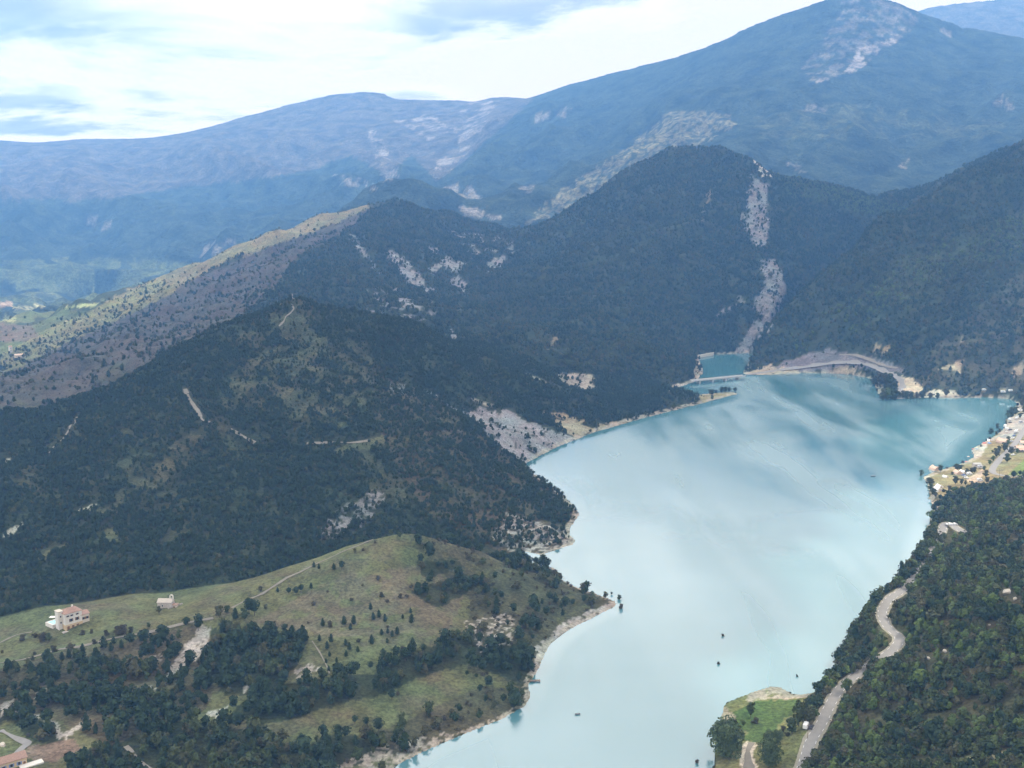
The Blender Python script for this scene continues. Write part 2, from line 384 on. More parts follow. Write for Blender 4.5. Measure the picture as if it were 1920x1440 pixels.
for pl, c in (([(-60,598),(60,612),(80,640),(-60,640)], (0.10,0.075,0.06)), ([(120,600),(190,598),(200,620),(150,625)], (0.26,0.22,0.13)), ([(-60,570),(25,566),(22,577),(-60,580)], (0.30,0.22,0.16)),
              ([(25,576),(85,572),(85,577),(30,580)], (0.28,0.27,0.15)), ([(120,574),(185,568),(185,574),(125,578)], (0.24,0.27,0.14)), ([(203,569),(225,569),(222,573),(205,573)], (0.55,0.42,0.33)),
              ([(-60,600),(30,596),(30,602),(-60,606)], (0.20,0.22,0.12)), ([(20,662),(46,664),(42,670),(30,668)], (0.30,0.30,0.16))):
    paint(pl, 1500, 4600, c, 0.85, den=0.1)
# hill 3
paint([(-500,990),(-500,800),(0,690),(200,592),(420,500),(560,440),(700,385),(640,440),(560,480),(510,545),(430,612),(270,720),(100,785),(0,812)], 1120, 2900, (0.066,0.058,0.052), 0.9, den=0.28)
paint([(200,565),(300,515),(400,462),(500,412),(590,378),(695,360),(690,390),(635,418),(540,452),(420,494),(320,546),(200,598)], 1500, 2900, (0.135,0.12,0.072), 1.0, den=0.12)  # grassy crest; the brightness of its sunlit band is partly in this colour
paint([(0,665),(200,566),(300,520),(330,548),(210,605),(100,655),(0,705)], 1300, 2900, (0.14,0.135,0.065), 0.9, den=0.3)
z8 = lambda *p: zoomed(600, 360, 4.571, p)
for pl in (z8((545,510),(610,500),(760,600),(890,730),(900,800),(1000,830),(960,870),(860,830),(760,800),(680,700)), z8((900,690),(1090,540),(1180,600),(1270,620),(1200,660),(1170,690),(1060,650),(980,700)),
           z8((1080,760),(1180,715),(1240,780),(1255,900),(1180,840)), z8((1410,640),(1500,560),(1570,550),(1580,600),(1470,690)), z8((1560,480),(1650,450),(1660,520),(1600,510)),
           z8((240,360),(310,370),(365,500),(510,680),(590,740),(480,670),(330,510)), z8((380,840),(560,940),(640,1000),(530,950)), z8((650,940),(720,900),(860,1000),(720,985)),
           z8((390,1000),(530,1040),(530,1060),(440,1030)), z8((700,1050),(910,1075),(800,1115)), z8((1095,1150),(1190,1240),(1150,1280),(1100,1190)),
           z8((920,470),(1010,480),(1000,530),(920,510)), z8((1140,350),(1300,430),(1220,400)), z8((1340,500),(1400,520),(1350,545)), z8((510,890),(580,930),(550,950)), z8((1180,960),(1210,990),(1190,1020))):
    paint(pl, 1250, 2900, SCREE, 0.95, den=0.04, mot=0.34, wl=12)
paint(z8((430,800),(900,860),(1000,1050),(700,1080),(500,980)), 1250, 2900, SCREE, 0.8, den=0.1, mot=0.62, wl=18)
paint(z8((1100,330),(1650,380),(1680,480),(1300,560)), 1250, 2900, SCREE, 0.8, den=0.1, mot=0.68, wl=16)
# hill 4
z7 = lambda *p: zoomed(1300, 240, 3, p)
for pl in (z7((330,270),(425,320),(410,440),(425,560),(400,690),(330,650),(250,490),(310,470),(295,380)), z7((380,730),(470,740),(525,840),(505,960),(475,1060),(400,1170),(310,1260),(230,1260),(370,1060),(330,1000),(400,860)),
           z7((100,1070),(270,950),(295,980),(170,1045))):
    paint(pl, 1600, 2900, (0.165,0.16,0.17), 0.95, den=0.16, mot=0.32, wl=12)
paint(z7((310,160),(400,190),(465,240),(440,275),(385,275)), 1800, 2900, (0.40,0.36,0.30), 0.9, den=0.2, mot=0.4, wl=14)  # rock at the hilltop, its sunlit brightness put into the colour
paint(z7((420,240),(700,310),(1200,460),(1200,490),(1000,500),(560,400)), 1900, 2950, (0.055,0.072,0.03), 0.8, den=0.95, hue=0.8)
for pl in (z7((90,340),(110,360),(60,480),(50,540),(90,560),(40,540),(60,440)), [(1035,635),(1050,628),(1045,645),(1025,662)]):
    paint(pl, 1400, 2900, TAN, 0.6, den=0.2, mot=0.3, wl=10)
paint([(1300,665),(1330,690),(1325,715),(1300,712)], 1400, 1900, (0.25,0.21,0.17), 0.9, den=0.2, mot=0.4, wl=8)
paint([(1245,732),(1290,715),(1306,712),(1300,724),(1270,732)], 1300, 1600, (0.33,0.31,0.29), 0.95, den=0.02)
# hill 5
paint([(1590,580),(1680,490),(1780,450),(1920,400),(2300,360),(2300,470),(1920,480),(1760,530),(1680,575),(1620,615)], 1400, 2900, (0.045,0.055,0.028), 0.7, den=1.0, hue=0.9)
paint([(1440,640),(1600,560),(1640,620),(1500,680)], 1400, 2900, None, 1, hue=0.45)
paint([(1700,720),(1760,640),(1850,560),(1960,480),(2300,420),(2300,760),(1920,740)], 1300, 2100, (0.075,0.072,0.045), 0.8, den=0.72, mot=0.35, wl=40)
paint([(1440,694),(1500,668),(1552,655),(1640,672),(1692,690),(1704,702),(1650,694),(1580,684),(1540,694),(1470,706)], 1350, 1700, (0.14,0.132,0.148), 0.95, den=0.05)
paint([(1395,700),(1445,680),(1460,690),(1500,694),(1480,706),(1400,712)], 1350, 1700, (0.34,0.29,0.22), 0.9, den=0.06, mot=0.3, wl=9)
paint([(1560,688),(1610,690),(1600,702),(1565,700)], 1350, 1700, (0.30,0.27,0.2), 0.8, den=0.3)
paint([(1640,645),(1670,650),(1665,665),(1640,662)], 1350, 1800, (0.26,0.21,0.14), 0.7, den=0.3, mot=0.4, wl=9)
paint([(1759,692),(1772,686),(1805,677),(1803,694),(1803,705),(1793,696)], 1300, 1800, (0.34,0.28,0.205), 1.0, den=0.0, jit=False)
paint([(1690,705),(1712,712),(1740,730),(1720,742),(1690,742),(1684,722)], 1250, 1600, (0.38,0.34,0.26), 0.9, den=0.05)
paint([(1740,732),(1790,734),(1800,742),(1740,744)], 1250, 1600, (0.36,0.33,0.28), 0.9, den=0.1)
for pl in ([(1796,636),(1808,632),(1812,640),(1800,642)], [(1895,700),(1920,680),(1925,690),(1900,708)], [(1870,730),(1886,728),(1884,737),(1872,737)], [(1842,728),(1850,726),(1850,735),(1842,735)]):
    paint(pl, 1200, 1900, TAN, 0.9, den=0.0)
paint([(1300,741),(1330,726),(1390,730),(1392,742),(1310,760)], 1200, 1500, (0.22,0.20,0.11), 0.9, den=0.12)
# hill 2
h2 = (DEP > 640) & (DEP < 1420) & (PX < 1300) & (zf > 1)
streak = band(70, 4, 3.2, 0.55)
k = sstep(streak, 0.08, 0.26) * sstep(band(260, 2, 1, 0, 4), -0.35, 0.1)
k = np.where(h2 & (QX < 760) & (QY > 590), k, 0)
ALB += (np.array((0.056, 0.060, 0.034)) - ALB) * (k * 0.7)[..., None]; DEN *= 1 - 0.38 * k
for pl in ([(440,690),(520,650),(600,650),(610,700),(560,730),(470,775),(400,770),(430,720)], [(170,965),(250,900),(350,815),(390,815),(310,905),(230,965)], [(560,690),(700,690),(710,740),(640,800),(560,780)]):
    paint(pl, 640, 1300, (0.068,0.068,0.040), 0.85, den=0.5, mot=0.5, wl=16)
paint([(700,700),(800,735),(880,800),(985,868),(1090,950),(1085,1010),(980,1050),(880,1010),(800,960),(740,870),(700,780)], 640, 1300, (0.072,0.063,0.041), 0.8, den=0.62, mot=0.3, wl=30)
paint([(500,560),(545,545),(640,580),(700,640),(640,680),(560,640),(470,660),(440,640)], 640, 1300, (0.058,0.058,0.034), 0.7, den=0.6, mot=0.45, wl=24)
z4 = lambda *p: zoomed(600, 480, 2.743, p)
paint(z4((525,680),(620,730),(760,810),(830,780),(900,800),(960,790),(1060,850),(1120,870),(1290,930),(1310,950),(1180,1010),(1060,1065),(960,1010),(880,940),(830,880),(700,790),(590,730)), 800, 1400, SCREE, 0.97, den=0.05, mot=0.24, wl=9)
paint(z4((1190,835),(1300,850),(1410,890),(1400,910),(1300,930),(1250,900)), 800, 1400, TAN, 1.0, den=0.02)
paint(z4((1420,855),(1560,850),(1600,880),(1450,905),(1430,890)), 800, 1500, TAN, 0.9, den=0.1, mot=0.3, wl=10)
paint(z4((1100,795),(1250,810),(1360,850),(1340,860),(1200,825)), 800, 1500, TAN, 0.9, den=0.05, mot=0.3, wl=10)
for pl in (z4((720,700),(920,780),(900,790),(760,725)), z4((1040,595),(1180,650),(1160,660),(1050,610)), z4((1230,600),(1400,610),(1410,690),(1360,700),(1220,640)), z4((1190,740),(1260,765),(1200,760))):
    paint(pl, 900, 1500, (0.25,0.23,0.20), 0.95, den=0.08, mot=0.3, wl=12)
paint(z4((340,640),(440,660),(450,720),(380,700)), 640, 1300, SCREE, 0.7, den=0.2, mot=0.4, wl=10)
paint([(590,1005),(640,950),(700,915),(725,930),(680,990),(610,1012)], 640, 1100, SCREE, 0.8, den=0.3, mot=0.52, wl=9)
paint([(950,960),(1085,1000),(1085,1022),(985,1052),(920,1010)], 640, 1000, ROCK, 0.75, den=0.35, mot=0.55, wl=6)
for pl in ([(0,1000),(50,978),(48,984),(10,1010)], [(150,952),(180,945),(170,958),(140,962)], [(10,860),(25,862),(20,868),(0,866)]):
    paint(pl, 640, 1200, (0.33,0.31,0.27), 0.9, den=0.0)
paint([(60,1050),(130,1015),(135,1020),(70,1060)], 640, 1000, GRASS, 0.9, den=0.1); paint([(190,1000),(210,990),(225,1015),(200,1025)], 640, 1000, GRASS, 0.8, den=0.1)
paint([(620,845),(720,815),(725,835),(640,855)], 640, 1200, GRASS, 0.7, den=0.2)
# hill 1
h1 = (DEP < 690) & (PX < 1240) & (zf > 0.2) & (LF < np.interp(TF, [math.atan2(*at_d(x, 700, d)[:2]) for x, d in ((-420,532),(0,588),(300,622),(600,655),(800,690),(1240,730))],
     [math.log(math.hypot(*at_d(x, 700, d)[:2])) for x, d in ((-420,532),(0,588),(300,622),(600,655),(800,690),(1240,730))]))
ALB[h1] = GRASS; DEN[h1] = 0.0
k = np.where(h1, sstep(band(26, 4), 0.0, 0.35), 0); ALB += (np.array((0.10, 0.088, 0.058)) - ALB) * (k * 0.75)[..., None]
paint([(560,1190),(480,1165),(640,1075),(800,1060),(870,1120),(840,1190),(760,1200)], 400, 700, (0.105,0.092,0.064), 0.85, den=0.05, mot=0.4, wl=14)
EAST = [(760,1000),(850,1010),(1000,1065),(1170,1120),(1155,1145),(1040,1195),(1000,1275),(1010,1300),(880,1260),(860,1200),(890,1130),(820,1070)]
paint(EAST, 400, 700, (0.062,0.062,0.038), 0.85, den=0.56, mot=0.2, wl=20)
paint([(780,1055),(850,1045),(870,1065),(800,1085)], 400, 700, SOIL, 0.9, den=0.8)
paint([(770,1110),(870,1075),(900,1100),(820,1140)], 400, 700, SOIL, 0.9, den=0.7)
paint([(870,1165),(960,1150),(975,1215),(900,1235)], 400, 700, (0.34,0.33,0.31), 0.9, den=0.35, mot=0.6, wl=4.0)
paint([(1000,1275),(1000,1215),(1060,1165),(1150,1128),(1158,1140),(1060,1192),(1025,1240)], 400, 700, (0.33,0.31,0.31), 0.9, den=0.2, mot=0.42, wl=4.5)
paint([(1143,1135),(1152,1132),(1160,1138),(1148,1143)], 400, 700, TAN, 1.0, den=0.0)
WOODS = [[(432,1338),(480,1290),(600,1272),(700,1262),(760,1225),(850,1195),(890,1190),(905,1230),(860,1250),(780,1272),(720,1302),(640,1318),(560,1345),(480,1362)],
         [(400,1178),(470,1183),(560,1188),(582,1200),(560,1240),(525,1290),(470,1302),(420,1302),(385,1260)],
         [(180,1410),(240,1372),(330,1350),(430,1362),(480,1378),(560,1402),(620,1382),(720,1372),(760,1382),(720,1420),(640,1440),(620,1560),(100,1560),(140,1440)],
         [(60,1340),(95,1360),(120,1395),(60,1390),(0,1360),(-300,1360),(-300,1340)], [(905,1215),(990,1205),(1000,1260),(985,1290),(900,1255)]]
for w in WOODS: paint(w, 380, 700, SOIL, 0.95, den=1.0)
paint([(20,1300),(60,1240),(120,1218),(230,1208),(330,1178),(385,1172),(400,1300),(380,1335),(280,1372),(200,1400),(90,1335)], 380, 700, (0.085,0.076,0.052), 0.85, den=0.94)
paint([(-300,1345),(20,1335),(60,1340),(180,1320),(200,1230),(120,1225),(60,1240),(0,1256),(-300,1290)], 380, 700, (0.085,0.076,0.052), 0.8, den=0.95, mot=0.25, wl=14)
paint([(715,1372),(800,1332),(900,1288),(985,1290),(998,1310),(940,1347),(860,1377),(790,1404),(740,1424)], 380, 700, (0.066,0.064,0.040), 0.9, den=0.58)
paint([(620,1440),(720,1395),(860,1370),(800,1410),(700,1470)], 380, 700, (0.30,0.28,0.26), 0.8, den=0.4, mot=0.5, wl=5)
paint([(40,1424),(56,1398),(140,1386),(152,1404),(100,1428)], 380, 700, (0.15,0.115,0.09), 0.95, den=0.0)
paint([(0,1352),(20,1348),(60,1392),(40,1410),(0,1400)], 380, 700, GRASS, 0.9, den=0.1)
for pl, m in (([(380,1170),(396,1175),(392,1212),(362,1244),(308,1276),(322,1246),(350,1206)], 0.12), ([(268,1240),(296,1226),(306,1232),(300,1240),(270,1247)], 0.2), ([(200,1335),(240,1310),(290,1282),(292,1290),(230,1325)], 0.35),
              ([(84,1350),(104,1352),(128,1388),(112,1386)], 0.1), ([(118,1374),(165,1350),(160,1360),(125,1382)], 0.2), ([(-20,1322),(24,1312),(40,1336),(12,1342),(-20,1350)], 0.15),
              ([(553,1252),(585,1243),(602,1252),(580,1264),(557,1272)], 0.3), ([(385,1338),(415,1330),(432,1322),(425,1334),(400,1346)], 0.25), ([(455,1288),(472,1280),(470,1296),(458,1300)], 0.2), ([(60,1345),(72,1338),(76,1350)], 0.2), ([(35,1300),(80,1290),(110,1300),(70,1320)], 0.55)):
    paint(pl, 380, 700, (0.30,0.295,0.28), 0.95, den=0.0, mot=m + 0.14, wl=4)
# right side: slope, camp flat, meadow
rs = (DEP < 1000) & (PX > 1300) & (zf > 0.2)
DEN[rs] = 1.0; HUE[rs] = 0.45; ALB[rs] = (0.07, 0.065, 0.035)
k = np.where(rs, sstep(band(45, 3, 1, 0, 9), 0.05, 0.3), 0); HUE += k * 0.6; DEN *= 1 - 0.25 * k
CAMP = [(1722,898),(1745,886),(1810,868),(1830,855),(1850,826),(1885,800),(1890,780),(1905,770),(2300,740),(2300,850),(1925,890),(1880,905),(1830,912),(1790,915),(1768,940),(1757,930),(1745,915)]
paint(CAMP, 800, 1400, (0.20,0.175,0.095), 1.0, den=0.0, jit=False)
paint([(1880,898),(1920,862),(2300,850),(2300,890),(1925,888)], 800, 1200, (0.14,0.19,0.06), 1.0, den=0.0, jit=False)
paint([(1815,842),(1835,832),(1850,826),(1848,840),(1840,855),(1810,868),(1790,876),(1790,873),(1826,856)], 800, 1200, (0.36,0.335,0.305), 1.0, den=0, jit=False)
paint([(1853,826),(1872,815),(1884,800),(1888,792),(1900,780),(1925,772),(2300,760),(2300,800),(1925,800),(1895,824),(1870,822)], 800, 1400, (0.28,0.27,0.265), 0.9, den=0, jit=False)
paint([(1812,900),(1840,880),(1846,884),(1838,896),(1842,904),(1824,906)], 800, 1200, (0.36,0.30,0.235), 1.0, den=0, jit=False)
paint([(1718,897),(1740,892),(1742,898),(1724,901)], 800, 1200, (0.55,0.5,0.42), 1.0, den=0, jit=False)
MEAD = [(1340,1450),(1341,1420),(1336,1395),(1350,1350),(1353,1323),(1400,1300),(1462,1278),(1490,1300),(1525,1298),(1510,1330),(1500,1350),(1515,1375),(1500,1440),(1480,1560),(1340,1560)]
paint(MEAD, 380, 700, (0.12,0.125,0.055), 1.0, den=0.0, jit=False)
paint([(1375,1335),(1400,1322),(1420,1315),(1500,1310),(1492,1335),(1470,1350),(1450,1372),(1430,1392),(1395,1392),(1400,1370),(1365,1360)], 380, 700, LUSH, 0.95, den=0.0)
paint([(1400,1303),(1462,1276),(1470,1290),(1520,1297),(1515,1308),(1430,1312),(1400,1318)], 380, 700, (0.27,0.24,0.21), 0.95, den=0, mot=0.25, wl=7)
paint([(1348,1330),(1362,1325),(1380,1345),(1350,1360)], 380, 700, (0.26,0.23,0.18), 0.9, den=0)
paint([(1385,1440),(1390,1402),(1400,1392),(1420,1396),(1412,1415),(1418,1440),(1420,1500),(1385,1500)], 380, 700, (0.48,0.44,0.38), 0.95, den=0)
paint([(1345,1425),(1385,1405),(1388,1440),(1340,1440)], 380, 700, (0.19,0.18,0.09), 0.8, den=0)
paint([(1750,1440),(1830,1415),(1925,1400),(1925,1412),(1850,1428),(1800,1446)], 300, 700, (0.20,0.19,0.11), 0.95, den=0)
# bare rim left by the changing water level
rim = (lk > 0.20) & (lk < 0.6) & (zf < 2.2) & ~((PX > 1330) & (DEP < 600)) & (fbm(XF / 7, YF / 7, 3, 0.6) > -0.12)
ALB[rim] = ALB[rim] * 0.2 + np.array((0.30, 0.275, 0.24)) * 0.8; DEN[rim] *= 0.12
DEN[zf < 0.25] = np.where(PX[zf < 0.25] < 330, DEN[zf < 0.25], 0)
bed = lk > 0.6; ALB[bed] = (0.25, 0.27, 0.24); DEN[bed] = 0
fine = 1 + 0.28 * speck + 0.18 * band(60, 3, 1, 0, 2)
ALB *= np.clip(fine, 0.5, 1.5)[..., None]
ALB = np.clip(ALB, 0.01, 0.7)

def hgt(x, y):
    t = (np.arctan2(x, y) - TH0) / TS; l = (np.log(np.hypot(x, y)) - LR0) / ST
    j = np.clip(np.floor(t).astype(int), 0, NT2 - 2); i = np.clip(np.floor(l).astype(int), 0, NR - 2)
    a = np.clip(t - j, 0, 1); b = np.clip(l - i, 0, 1)
    return (zf[i, j] * (1 - a) + zf[i, j + 1] * a) * (1 - b) + (zf[i + 1, j] * (1 - a) + zf[i + 1, j + 1] * a) * b
def hit(px, py, dmin=300, water=True):
    """first point of the ground (or the water) that the photo pixel sees"""
    d = ray(px, py); hd = math.hypot(d[0], d[1])
    r = np.exp(np.arange(math.log(dmin), LR1 - 0.01, 0.0006))
    x, y, z = r * d[0] / hd, r * d[1] / hd, H + r * d[2] / hd
    g = hgt(x, y)
    if water: g = np.where(x > -400, np.maximum(g, np.where(r < 2300, 0, -99)), g)
    k = np.nonzero(z <= g)[0]
    k = k[0] if len(k) else len(r) - 1
    return np.array([x[k], y[k], g[k]])

# ------------------------------------------------------------------ materials
MATS = {}
def new_mat(name):
    m = bpy.data.materials.new(name); m.use_nodes = True
    t = m.node_tree; t.nodes.clear()
    o = N(t, 'ShaderNodeOutputMaterial'); b = N(t, 'ShaderNodeBsdfPrincipled'); L(t, b.outputs[0], o.inputs[0])
    MATS[name] = m
    return m, t, b
def plain(name, col, rough=0.8, var=0.18, scale=2.0, metal=0.0, spec=0.3):
    m, t, b = new_mat(name)
    tc = N(t, 'ShaderNodeTexCoord')
    n = NOISE(t, tc.outputs['Object'], scale, 5, 0.6)
    c = MIX(t, 1.0, col, MIX(t, n, (1 - var * 2,) * 3, (1 + var,) * 3), 'MULTIPLY')
    L(t, c, b.inputs['Base Color']); b.inputs['Roughness'].default_value = rough
    b.inputs['Metallic'].default_value = metal; b.inputs['Specular IOR Level'].default_value = spec
    return m
gm, t, b = new_mat('ground')
at = N(t, 'ShaderNodeAttribute'); at.attribute_name = 'ground'
gp = N(t, 'ShaderNodeNewGeometry')
pos = gp.outputs['Position']
na = NOISE(t, pos, 0.55, 5, 0.65); nb = NOISE(t, pos, 0.06, 6, 0.65)
v1 = RAMP(t, na, 0.25, 0.75, 0.55, 1.45); v2 = RAMP(t, nb, 0.25, 0.75, 0.7, 1.3)
cm = N(t, 'ShaderNodeCombineColor'); vv = M(t, 'MULTIPLY', v1, v2)
for i in range(3): L(t, vv, cm.inputs[i])
hue = NOISE(t, pos, 0.025, 3, 0.6)
tint = MIX(t, RAMP(t, hue, 0.35, 0.65), (1.08, 0.98, 0.9), (0.92, 1.04, 0.95))
c = MIX(t, 1.0, MIX(t, 1.0, at.outputs['Color'], cm.outputs[0], 'MULTIPLY'), tint, 'MULTIPLY')
L(t, c, b.inputs['Base Color']); b.inputs['Roughness'].default_value = 0.95; b.inputs['Specular IOR Level'].default_value = 0.1
bp = N(t, 'ShaderNodeBump'); bp.inputs['Strength'].default_value = 0.7; bp.inputs['Distance'].default_value = 1.0
hh = M(t, 'ADD', M(t, 'MULTIPLY', na, 1.0), M(t, 'MULTIPLY', nb, 5.0))
L(t, hh, bp.inputs['Height']); L(t, bp.outputs[0], b.inputs['Normal'])
# far slopes: the woods are too far to tell trees apart, so the crowns are relief in the material
fm, t, b = new_mat('far_ground')
at = N(t, 'ShaderNodeAttribute'); at.attribute_name = 'ground'
gp = N(t, 'ShaderNodeNewGeometry'); pos = gp.outputs['Position']
vo = N(t, 'ShaderNodeTexVoronoi'); L(t, pos, vo.inputs['Vector']); vo.inputs['Scale'].default_value = 0.075
nb = NOISE(t, pos, 0.012, 7, 0.7); nc = NOISE(t, pos, 0.11, 4, 0.7)
vv = M(t, 'MULTIPLY', RAMP(t, nb, 0.3, 0.7, 0.45, 1.6), RAMP(t, nc, 0.3, 0.7, 0.6, 1.4))
cm = N(t, 'ShaderNodeCombineColor')
for i in range(3): L(t, vv, cm.inputs[i])
c = MIX(t, 1.0, at.outputs['Color'], cm.outputs[0], 'MULTIPLY')
L(t, c, b.inputs['Base Color']); b.inputs['Roughness'].default_value = 1.0; b.inputs['Specular IOR Level'].default_value = 0.0
bp = N(t, 'ShaderNodeBump'); bp.inputs['Strength'].default_value = 1.0; bp.inputs['Distance'].default_value = 11.0
hh = M(t, 'ADD', M(t, 'MULTIPLY', vo.outputs['Distance'], -0.12), M(t, 'MULTIPLY', nb, 4.0))
L(t, hh, bp.inputs['Height']); L(t, bp.outputs[0], b.inputs['Normal'])


# ------------------------------------------------------------------ helpers for things
def tag(o, label, cat=None, group=None, kind=None):
    o['label'] = label
    if cat: o['category'] = cat
    if group: o['group'] = group
    if kind: o['kind'] = kind
    return o
def thing(name, label, cat, loc, rz=0.0, group=None):
    o = bpy.data.objects.new(name, None); COL.objects.link(o)
    o.empty_display_size = 0.5
    o.location = tuple(loc); o.rotation_euler = (0, 0, rz)
    return tag(o, label, cat, group)
def copy_tree(src, loc, rz, sc, label, group):
    r = src.copy(); COL.objects.link(r)
    r.location = tuple(loc); r.rotation_euler = (0, 0, rz); r.scale = (sc, sc, sc) if isinstance(sc, (int, float)) else sc
    r['label'] = label
    if group: r['group'] = group
    def rec(o, p):
        for ch in list(o.children):
            if ch.name in made: continue
            c = ch.copy(); COL.objects.link(c); c.parent = p; made.add(c.name)
            rec(ch, c)
    made = set(); rec(src, r)
    return r

# ------------------------------------------------------------------ roads and tracks
def catmull(P, step):
    P = [np.asarray(p, float) for p in P]; out = []
    Q = [2 * P[0] - P[1]] + P + [2 * P[-1] - P[-2]]
    for k in range(1, len(Q) - 2):
        n = max(2, int(np.linalg.norm(Q[k + 1] - Q[k]) / step))
        for i in range(n):
            t_ = i / n; a, b_, c_, d_ = Q[k - 1], Q[k], Q[k + 1], Q[k + 2]
            out.append(0.5 * (2 * b_ + (c_ - a) * t_ + (2 * a - 5 * b_ + 4 * c_ - d_) * t_ ** 2 + (3 * b_ - a - 3 * c_ + d_) * t_ ** 3))
    out.append(P[-1]); return np.array(out)
def smooth1(a, n):
    for _ in range(n): a[1:-1] = (a[:-2] + 2 * a[1:-1] + a[2:]) / 4
    return a
tracks = []                                     # (centre line, half width) for clearing trees
def carve(line, w, fade):
    lo = line.min(0) - w - fade; hi = line.max(0) + w + fade
    m = (XF > lo[0]) & (XF < hi[0]) & (YF > lo[1]) & (YF < hi[1]); idx = np.nonzero(m)
    if not len(idx[0]): return
    x, y = XF[idx], YF[idx]; best = np.full(len(x), 1e9); zz = np.zeros(len(x))
    for p in line:
        d = np.hypot(x - p[0], y - p[1]); k = d < best; best[k] = d[k]; zz[k] = p[2]
    f = 1 - sstep(best, w, w + fade)
    zf[idx] += (zz - zf[idx]) * f
    DEN[idx] *= sstep(best, 0.6, 1.6)
def normals2(line):
    t_ = np.gradient(line[:, :2], axis=0); t_ /= np.maximum(np.linalg.norm(t_, axis=1), 1e-6)[:, None]
    return np.stack([-t_[:, 1], t_[:, 0]], 1)
def strip(name, line, half, mat, lift=0.12, wob=0.0, flat=False):
    nn = normals2(line); V = []; Fc = []
    hw = half * (1 + wob * np.array([rnd.uniform(-1, 1) for _ in line]))
    cols = (-1, -0.33, 0.33, 1)
    for k, p in enumerate(line):
        for s in cols:
            x, y = p[0] + nn[k, 0] * hw[k] * s, p[1] + nn[k, 1] * hw[k] * s
            V.append((x, y, p[2] + lift if flat else max(float(hgt(x, y)), p[2] - 0.6) + lift))
    for k in range(len(line) - 1):
        for c_ in range(3):
            a = k * 4 + c_; Fc.append((a, a + 1, a + 5, a + 4))
    o = obj(name, V, Fc, mat, smooth=True); o['kind'] = 'structure'
    return o
plain('asphalt', (0.23, 0.22, 0.205), 0.9, 0.12, 0.4); plain('track_dirt', (0.21, 0.19, 0.155), 0.95, 0.2, 0.3); plain('white_paint', (0.8, 0.8, 0.78), 0.6, 0.05)
plain('gravel', (0.28, 0.26, 0.20), 0.95, 0.25, 0.5)
road = catmull([at_z(*p) for p in ROAD], 1.0); road[:, 2] = smooth1(road[:, 2].copy(), 200)
carve(road, 5.0, 5.0)
CAMPROAD = zoomed(1700, 740, 6.545, [(1600,250),(1440,440),(1330,600),(1240,700),(1150,790),(1070,890),(1055,950),(1120,988),(1240,1003),(1440,1015),(1640,1040)])
camproad = catmull([hit(*p) for p in CAMPROAD], 3.0); camproad[:, 2] = smooth1(camproad[:, 2].copy(), 40); carve(camproad, 4.5, 6.0)
# (the sheets are built from zf in the terrain section, after this carving)
TRK = {}
def track(name, pts, half, mat='track_dirt', lift=0.35, wob=0.5, clear=1.5, step=4.0):
    P = [hit(*p) for p in pts]
    ln = catmull(P, step); ln[:, 2] = hgt(ln[:, 0], ln[:, 1])
    TRK.setdefault(name, []).append((ln, half, mat, lift, wob))
    lo = ln.min(0) - 8; hi = ln.max(0) + 8
    idx = np.nonzero((XF > lo[0]) & (XF < hi[0]) & (YF > lo[1]) & (YF < hi[1]))
    if len(idx[0]):
        best = np.full(len(idx[0]), 1e9)
        for p in ln: best = np.minimum(best, np.hypot(XF[idx] - p[0], YF[idx] - p[1]))
        DEN[idx] *= sstep(best, half * clear, half * clear + 2)
    tracks.append((ln, half))
track('ridge_track', [(700,1012),(640,1036),(585,1062),(517,1098),(471,1123),(435,1141)], 0.7)
track('hill_road', [(-80,1262),(0,1244),(78,1228),(150,1213),(235,1194),(290,1184),(355,1168),(400,1160)], 0.9)
track('house_drive', [(-60,1226),(0,1206),(30,1192),(60,1186)], 0.9)
track('footpath', [(585,1203),(600,1225),(618,1264)], 0.3)
track('wood_track', [(236,1400),(255,1420),(290,1450)], 1.0)
track('farm_road', [(0,1371),(25,1383),(48,1393),(52,1397),(44,1402),(15,1426)], 1.6, 'asphalt')
track('summit_path', [(548,551),(551,560),(548,571),(551,580),(543,589),(536,594),(532,603),(523,613)], 0.8, step=6)
track('forest_track', [(347,730),(352,742),(366,765),(380,788),(394,792)], 1.7, step=6)
track('forest_track', [(432,806),(455,818),(478,831)], 1.5, step=6)
track('forest_track', [(575,832),(625,830),(655,831),(690,827)], 1.3, step=6)
track('forest_track', [(144,782),(130,805),(114,828)], 0.9, step=6)
track('forest_track', [(101,838),(92,850)], 0.9, step=6)
track('shore_road', [(1395,703),(1440,697),(1500,690),(1560,683),(1612,683),(1650,694),(1678,706),(1692,720),(1686,736)], 4.0, 'asphalt', step=6)
track('cliff_ledge', [(1574,666),(1600,667),(1628,675),(1650,684),(1682,691)], 2.2, step=6)
track('meadow_track', [(1410,1394),(1402,1410),(1404,1440),(1406,1480)], 1.8)
